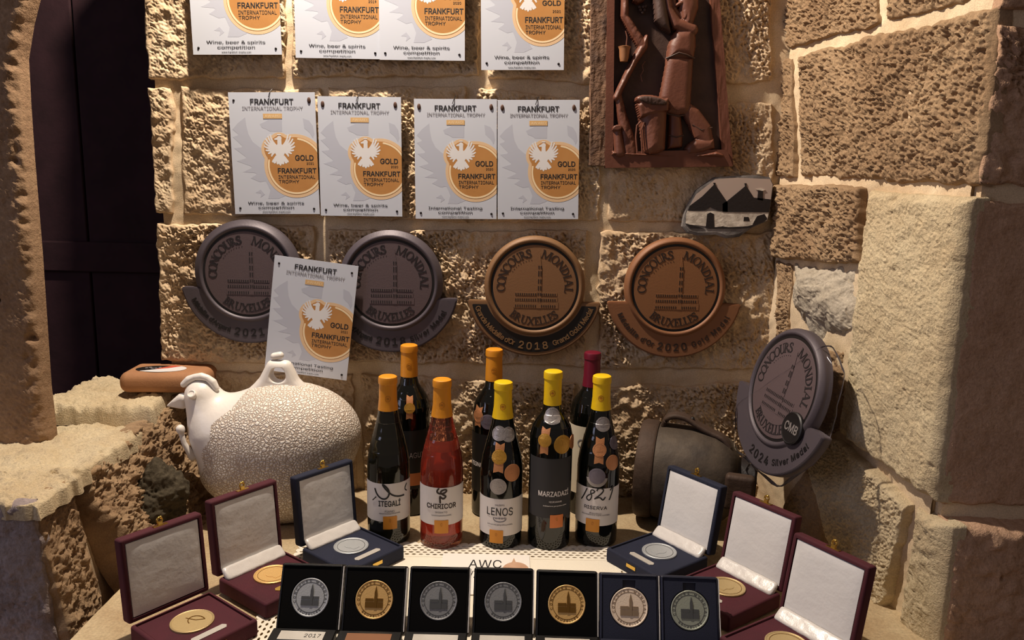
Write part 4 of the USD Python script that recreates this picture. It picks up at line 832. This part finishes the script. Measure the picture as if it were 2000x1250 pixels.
def b2(B):
    z = zat(B, 862, 918); r = B['rad']
    label_on(B, zat(B, 862, 1026), zat(B, 862, 953), LABW); curve(B, 863, 968, [(-6, -14), (-8, -6), (0, -4), (8, -8), (6, -12), (-2, -8), (2, -2), (7, 2), (2, 6), (-3, 2), (-3, 14)], 1.6, ETCH)
    words(B, [('CHIRICOR', 862, 989, .0085, .052, True)], ETCH); words(B, [('ROSATO', 862, 1001, .003, .02, False), ('indicazione geografica protetta', 862, 1007, .0022, .034, False)], INK2); square(B, 862, 1029, SQO)
    pr = B['prof']; zz = np.linspace(.012, zat(B, 862, 885), 24); wn = lathe([(0, .008), (.028, .008)] + [(float(r(q)) - .0022, q) for q in zz] + [(0, zz[-1])], 48); obj('wine', wn, WINE, B['t'], smooth=40)
def b3(B):
    label_on(B, zat(B, 977, 1047), zat(B, 977, 975), LABW); words(B, [('LENOS', 976, 1000, .0135, .046, False)], INK); words(B, [('SALENTO', 976, 987, .003, .016, False), ('rosso', 976, 1012, .0035, .022, True), ('indicazione geografica protetta', 976, 1025, .0024, .044, False)], INK2)
    curve(B, 976, 1013, [(-12, 0), (-6, 6), (6, 6), (12, 0)], .8, INK2); square(B, 969, 1048, SQO)
    stick(B, 975, 846, 14, STS); stick(B, 993, 848, 14, STS); stick(B, 975, 892, 14, STG, (27, -31)); stick(B, 1001, 923, 17, STB); stick(B, 973, 950, 16, STS)
def b4(B):
    label_on(B, zat(B, 1070, 1012), zat(B, 1070, 896), LABK, 1.15); words(B, [('MARZADAZÍ', 1083, 965, .0085, .056, True), ('NEGROAMARO', 1085, 980, .003, .022, False), ('indicazione geografica tipica', 1085, 988, .0022, .042, False)], LABW); square(B, 1087, 1018, SQC)
    stick(B, 1079, 811, 15, STS, (6, -4)); stick(B, 1064, 860, 13, STG, (25, -28), ); stick(B, 1099, 868, 18, STG); stick(B, 1117, 862, 14, STB)
def b5(B):
    label_on(B, zat(B, 1163, 1027), zat(B, 1165, 954), LABW)
    curve(B, 1143, 966, [(4, -14), (-2, 0), (-8, 10)], 1.2, INK, 'label_numerals'); curve(B, 1152, 966, [(10, -8), (3, -10), (2, -4), (4, 2), (0, 11), (-6, 8), (-2, 1), (6, -4), (9, -9)], 1.1, INK, 'label_numerals')
    curve(B, 1172, 966, [(-6, -8), (0, -13), (6, -9), (0, 0), (-10, 9), (-2, 6), (4, 10), (10, 6)], 1.2, INK, 'label_numerals'); curve(B, 1193, 966, [(-2, -10), (4, -15), (0, 0), (-4, 9)], 1.2, INK, 'label_numerals')
    words(B, [('RISERVA', 1163, 992, .006, .040, False)], INK); words(B, [('Primitivo', 1163, 1003, .003, .02, False), ('denominazione di origine controllata', 1163, 1006, .0022, .05, False)], INK2); square(B, 1157, 1026, SQO)
    stick(B, 1178, 828, 14, STS); stick(B, 1171, 878, 13, STB, (24, -28)); stick(B, 1199, 864, 13, STV); stick(B, 1196, 903, 15, STB); stick(B, 1166, 930, 16, STV, crescent=1)
bottle('tall black bottle with orange capsule and gold ribbon sticker, leftmost of the back row', 800, 1010, 809, 676, BORD, GLASSD, CAPO, 737, k1)
bottle('black wine bottle with orange capsule half hidden behind the yellow capped one', 960, 1014, 966, 684, BORD, GLASSD, CAPO, 746, k2)
bottle('dark wine bottle with burgundy capsule and cream label at the back', 1145, 1010, 1154, 690, BORD, GLASSD, CAPR, 757, k3)
bottle('olive dark wine bottle with orange capsule and white label, leftmost in the front row', 760, 1069, 762, 737, BURG, GLASSO, CAPO, 804, b1)
bottle('pink rose wine bottle with orange capsule and white label', 862, 1076, 866, 743, BURG, ROSEG, CAPO, 817, b2)
bottle('dark bottle with yellow capsule and white label in the middle of the front row', 977, 1076, 988, 748, BURG, GLASSD, CAPY, 820, b3)
bottle('straight dark wine bottle with yellow capsule and charcoal label', 1070, 1078, 1083, 727, BORD, GLASSD, CAPY, 793, b4, R=.95)
bottle('dark wine bottle with yellow capsule and white label numbered 1821, rightmost', 1162, 1072, 1184, 736, BURG, GLASSD, CAPY, 803, b5)

# ------------------------------------------------------------------ medals and their cases
def medal(m, label, mt, rt, group, r=.0265, design='hall'):
    t = thing('medal', label, 'medal', m, group); q = r / .0265
    obj('disc', lathe([(0, 0), (r, 0), (r, .0026), (r * .96, .0033), (r * .92, .0030), (r * .90, .0024), (0, .0024)], 56), mt, t, smooth=35)
    if design == 'hall':
        z = .0023
        def b(x0, y0, x1, y1, d): return bx(x0 * q, x1 * q, y0 * q, y1 * q, z, z + d)
        obj('town_hall_relief', cat(b(-.0125, -.011, .0125, -.0035, .0011), b(-.0125, -.0028, -.0005, .0015, .0009), b(.0045, -.0028, .0125, .0015, .0009), b(.0002, -.011, .0040, .010, .0015), extr(affinity.scale(Polygon([(.0002, .010), (.0040, .010), (.0021, .018)]), q, q, origin=(0, 0)), .0013, z)), rt, t, smooth=False)
        obj('inner_ring', cat(extr(Point(0, 0).buffer(r * .77, 40).difference(Point(0, 0).buffer(r * .745, 40)), .0004, z), arc_text('CONCOURS MONDIAL', .0032 * q, r * .78, 200, -20, False, 'sans', .0004, z), arc_text('BRUXELLES', .0032 * q, r * .90, 225, 315, True, 'sans', .0004, z)), rt, t, smooth=False)
    elif design == 'vine':
        an = np.linspace(-.4, 3.0, 24); c = np.stack([.010 * np.cos(an) + .004, .013 * np.sin(an) - .004], 1)
        obj('line_relief', extr(unary_union([LineString(c).buffer(.0006), LineString([(-.002, .012), (.004, -.002), (.012, -.008)]).buffer(.0005)]), .0008, .0022), rt, t, smooth=False)
    else:
        obj('head_relief', extr(unary_union([Point(0, .002).buffer(.010, 20), sbox(-.006, -.014, .006, -.004)]), .0007, .0022), mt, t, smooth=False)
        obj('inner_ring', cat(extr(Point(0, 0).buffer(r * .80, 40).difference(Point(0, 0).buffer(r * .775, 40)), .0004, .0023)), rt, t, smooth=False)
    return t
TH = .024
def open_case(label, e1, e2, leather, vel, plate, w=.118, group=None, tilt=100, satin_strip=True, medal_args=None, zb=.0025, dpt=None):
    """e1, e2: hinge ends as pixels on the tray's top"""
    a, b = atz(*e1, TH), atz(*e2, TH); c = (a + b) / 2; ex = b - a; ex[2] = 0; wd = np.linalg.norm(ex); ex /= wd; fr = np.array([ex[1], -ex[0], 0.0])
    c[2] = zb
    # local x along the hinge, y towards the back, z up
    M = mat4(c, ex, -fr, EZ); t = thing('medal_case', label, 'medal case', M, group); w = wd if w is None else w; h = w / 2; D_ = dpt or w
    def shell(d): return rbox(-h, h, -D_, 0, 0, d, .0035, 12)
    tray = man(m3.Manifold(m3.Mesh(*(lambda q: (np.array(q.vertices, np.float32), np.array(q.faces, np.uint32)))(shell(TH)))) - m3.Manifold.cube((w - .010, D_ - .010, .02)).translate((-h + .005, -D_ + .005, TH - .0055)))
    obj('tray', tray, leather, t, smooth=30)
    obj('velvet_cushion', rbox(-h + .0055, h - .0055, -D_ + .0055, -.0055, .010, TH - .0018, .0022, 10), vel, t, smooth=40)
    n = Polygon([(-.026, 0), (-.0225, .0052), (.0225, .0052), (.026, 0), (.0225, -.0052), (-.0225, -.0052)]); npl = extr(n, .0012, 0); npl.apply_translation([0, -D_ * .80, TH - .0020]); obj('nameplate', npl, plate, t, smooth=False)
    for s in (-1, 1): pass
    # lid, opened by tilt degrees from closed: inner side faces the front
    an = math.radians(tilt); ly = np.array([0, math.cos(an) * -1, math.sin(an)]); ln_ = np.array([0, -math.sin(an), -math.cos(an)])
    LM = mat4((0, .001, TH), EX, ly, ln_)
    lid = rbox(-h, h, 0, D_, -.018, 0, .0035, 12); rec = m3.Manifold.cube((w - .012, D_ - .012, .006)).translate((-h + .006, .006, -.004))
    lid = man(m3.Manifold(m3.Mesh(np.array(lid.vertices, np.float32), np.array(lid.faces, np.uint32))) - rec); lid.apply_transform(LM); lp_ = obj('lid', lid, leather, t, smooth=30)
    s_, q_ = np.meshgrid(np.linspace(-1, 1, 40), np.linspace(-1, 1, 40)); H_ = .0016 * (1 - np.abs(s_) ** 6) * (1 - np.abs(q_) ** 6) + .0005 * (meshkit.fbm(np.stack([s_ * 1.7 + e1[0], q_ * 3, s_ * 0], -1), 3, 3) - .5) - .0014
    v_ = np.stack([s_ * (h - .0075), D_ / 2 + q_ * (D_ / 2 - .0075), H_], -1).reshape(-1, 3); kk = np.arange(1600).reshape(40, 40); qd = np.stack([kk[:-1, :-1].ravel(), kk[:-1, 1:].ravel(), kk[1:, 1:].ravel(), kk[1:, :-1].ravel()], 1)
    li = trimesh.Trimesh(v_, np.vstack([qd[:, [0, 1, 2]], qd[:, [0, 2, 3]]]), process=False); li = cat(li, bx(-h + .0075, h - .0075, .0075, D_ - .0075, -.004, -.0032)); li.apply_transform(LM); obj('satin_lining', li, SATIN, lp_, smooth=40)
    if satin_strip:
        ss = soften(m3.Manifold.batch_hull([m3.Manifold.sphere(.004, 10).translate((x, y, z)) for x in (-h + .010, h - .010) for y, z in ((-.006, TH + .002), (-.001, TH + .009), (-.013, TH - .0005))]), .004, 3)
        ss.vertices[:, 2] += .0012 * (meshkit.noise(ss.vertices * 130, 5) - .5); obj('satin_hinge_strip', ss, SATIN2, t, smooth=50)
    cl = cat(bx(-.010, .010, D_ - .001, D_ + .0012, -.010, -.004), bx(-.003, .003, D_, D_ + .006, -.009, -.005), trimesh.creation.torus(.0036, .0014).apply_transform(trimesh.transformations.translation_matrix((0, D_ + .008, -.007))), trimesh.creation.icosphere(2, .0022).apply_transform(trimesh.transformations.translation_matrix((.0015, D_ + .0115, -.0065))))
    cl.apply_transform(LM); obj('clasp', cl, BRASS, lp_, smooth=40)
    obj('catch', bx(-.010, .010, -D_ - .0012, -D_ + .001, .012, .018), BRASS, t)
    if medal_args:
        Mm = M @ mat4((0, -D_ * .45, TH - .0022), EX, EY, EZ); medal(Mm, *medal_args)
    return t
GC, GM = 'medal cases', 'medals'
open_case('open burgundy velvet medal case at far left front, satin lid in shade', (252, 1226), (412, 1156), VELB, VELB, PLW, satin_strip=False, medal_args=('pale gold medal with curved line in the leftmost burgundy case', MPALE, RGOLD, None, .0285, 'vine'), tilt=95)
open_case('open burgundy medal case with gold nameplate, between the leftmost burgundy and the left navy case', (417, 1136), (562, 1073), VELB, VELB, PLG, medal_args=('orange gold medal in the left burgundy case with a gold nameplate', MGOLD, RGOLD, None, .0285, 'head'), tilt=95)
open_case('open navy medal case beside the leftmost wine bottle', (588, 1074), (701, 1027), VELN, VELN, PLW, medal_args=('grey silver medal in the left navy case', MSILV, RSILV, None, .0285, 'head'), tilt=95)
open_case('open navy medal case right of the wine bottles', (1276, 1036), (1388, 1092), VELN, VELN, PLW, medal_args=('grey silver medal in the right navy case', MSILV, RSILV, None, .0285, 'head'))
open_case('open burgundy medal case between the right navy case and the rightmost case', (1397, 1096), (1533, 1166), VELB, VELB, PLW, medal_args=('pale gold medal in the middle right burgundy case', MPALE, RGOLD, None, .0285, 'head'))
open_case('open burgundy medal case at far right front with bright satin lid', (1508, 1192), (1674, 1288), VELB, VELB, PLW, medal_args=('gold medal cut by the bottom edge in the rightmost burgundy case', MPALE, RGOLD, None, .0285, 'head'))

FRONT = [((537, 1232), (661, 1236), LEAK, VELK, MSILV, RSILV, 'grey silver medal in the leftmost black standing case', 'black medal case leftmost in the front row', '2017', PLW),
         ((664, 1237), (788, 1240), LEAK, VELK, MGOLD, RGOLD, 'bright gold medal in the second black standing case', 'black medal case holding a gold medal, second in the front row', '', COPR),
         ((793, 1239), (914, 1242), LEAK, VELK, MGREY, RSILV, 'grey medal in the third black standing case', 'black medal case third in the front row, left of centre', '', PLW),
         ((921, 1241), (1041, 1244), LEAK, VELK, MGREY, RSILV, 'dark pewter medal in the middle black standing case', 'black medal case in the middle of the front row', '', PLW),
         ((1045, 1246), (1168, 1250), LEAK, VELK, MGOLD, RGOLD, 'orange gold medal in the black case right of centre', 'black medal case holding an orange gold medal, fifth in the front row', '', PLW),
         ((1170, 1252), (1289, 1257), LEAN, VELN, MROSE, RROSE, 'pale bronze medal in the navy standing case', 'navy medal case with pale bronze medal, sixth in the front row', '', PLW),
         ((1291, 1258), (1408, 1263), LEAN, VELN, MGRN, RSILV, 'greenish silver medal in the rightmost navy standing case', 'navy medal case rightmost in the front row', '', PLW)]
for i, (a_, b_, le, ve, mm, rm, mlab, clab, yr, pl) in enumerate(FRONT):
    A_, B_ = atz(*a_, .004), atz(*b_, .004); ex = B_ - A_; wd = np.linalg.norm(ex); ex /= wd; fr = np.array([ex[1], -ex[0], 0]); tl = math.radians(27); ey = -fr * math.sin(tl) + EZ * math.cos(tl); ez = np.cross(ex, ey)
    M = mat4((A_ + B_) / 2, ex, ey, ez); h = wd / 2 - .0006; hh = .090
    t = thing('medal_stand_case', clab, 'medal case', M, None)
    sh = rbox(-h, h, 0, hh, -.022, .002, .003, 10); sh = man(m3.Manifold(m3.Mesh(np.array(sh.vertices, np.float32), np.array(sh.faces, np.uint32))) - m3.Manifold.cube((2 * h - .006, hh - .006, .01)).translate((-h + .003, .003, -.003)))
    obj('case_shell', sh, le, t, smooth=30)
    pad = sbox(-h + .0035, .0035, h - .0035, hh - .0035).difference(Point(0, hh * .50).buffer(.0275, 48)); notch = sbox(-.009, hh * .5 + .024, .009, hh * .5 + .036)
    obj('velvet_pad', cat(extr(pad.difference(notch) if i > 4 else pad, .004, -.0035), bx(-h + .004, h - .004, .004, hh - .004, -.006, -.0034)), ve, t, smooth=False)
    obj('edge_strip', bx(h - .0002, h + .0012, .004, hh - .002, -.018, .0012), SATIN2, t, smooth=False)
    # open lid lying to the front
    ly = fr; LM = np.linalg.inv(M) @ mat4((A_ + B_) / 2 + fr * .006 + np.array([0, 0, -.001]), ex, -fr, EZ)
    ld = rbox(-h, h, -.062, 0, -.002, .010, .002, 8); ld.apply_transform(LM); lo_ = obj('front_flap', ld, le, t, smooth=30)
    np_ = bx(-.0305, .0305, -.028, -.008, .0098, .0108); np_.apply_transform(LM); obj('nameplate', np_, pl, lo_, smooth=False)
    if yr: tx_ = text_at(yr, .004, -.022, .008, False, .022, 'l', .0107, .0003); tx_.apply_transform(LM); obj('nameplate_lettering', tx_, INK, lo_, smooth=False)
    medal(M @ mat4((0, hh * .50, -.0030)), mlab, mm, rm, None, .0262, 'hall')

# ------------------------------------------------------------------ lace cloth and card on the ledge
lc = thing('lace_cloth', 'white linen cloth with a crocheted lace border under the medal cases', 'cloth', mat4((0, 0, .0012)))
x0_, x1_, yb_, yf_ = -.350, .225, -.236, -.63
BWD = .046
outer = sbox(x0_, yf_, x1_, yb_)
sc_ = [Point(x, yb_).buffer(.0075, 8) for x in np.arange(x0_, x1_ + .001, .0145)] + [Point(x, y).buffer(.0075, 8) for x in (x0_, x1_) for y in np.arange(yf_, yb_, .0145)]
inner = sbox(x0_ + BWD, yf_ - .01, x1_ - BWD, yb_ - BWD)
brd = unary_union([outer] + sc_).difference(inner); holes = []
r_ = np.random.default_rng(3)
for j, off in enumerate(np.arange(.006, BWD - .003, .0078)):
    for x in np.arange(x0_ + .004 + (j % 2) * .006, x1_ - .004, .0118):
        w2, h2 = .0036 + .0008 * r_.random(), .0018 + .0006 * r_.random(); holes.append(affinity.scale(Point(x, yb_ - off).buffer(1, 3), w2, h2))
    for sx in (x0_ + off, x1_ - off):
        for y in np.arange(yf_ + .004 + (j % 2) * .006, yb_ - BWD, .0118): holes.append(affinity.scale(Point(sx, y).buffer(1, 3), .0019, .0038))
obj('lace_border', extr(brd.difference(unary_union(holes)), .0016), LACE, lc, smooth=False)
obj('linen', extr(inner.buffer(.001).intersection(outer), .0012), LACE, lc, smooth=False)
ca_, cb__ = atz(866, 1080, .005), atz(1034, 1080, .005); cwid = cb__[0] - ca_[0]
aw = thing('award_card', 'white card lettered AWC VIENNA with a beige picture, in front of the bottles', 'card', mat4((ca_[0], ca_[1] - .13, .0034)))
obj('card_sheet', extr(sbox(0, 0, cwid, .13), .0012), CARD, aw, smooth=False)
obj('card_lettering', cat(text_at('AWC', cwid * .31, .083, .026, False, cwid * .37, 'l', .0012, .0002), text_at('VIENNA', cwid * .31, .050, .022, False, cwid * .37, 'l', .0012, .0002)), INK, aw, smooth=False)
obj('card_picture', extr(unary_union([affinity.scale(Point(cwid * .84, .078).buffer(1, 24), cwid * .15, .026), Polygon([(cwid * .70, .07), (cwid * .78, .095), (cwid * .82, .118), (cwid * .86, .09)])]).intersection(sbox(0, 0, cwid - .002, .13)), .0002, .0012), ROSE, aw, smooth=False)
obj('card_picture_mark', extr(unary_union([affinity.scale(Point(cwid * .93, .058).buffer(1, 12), .012, .005), Point(cwid * .91, .074).buffer(.003)]), .0002, .00135), PNTR, aw, smooth=False)
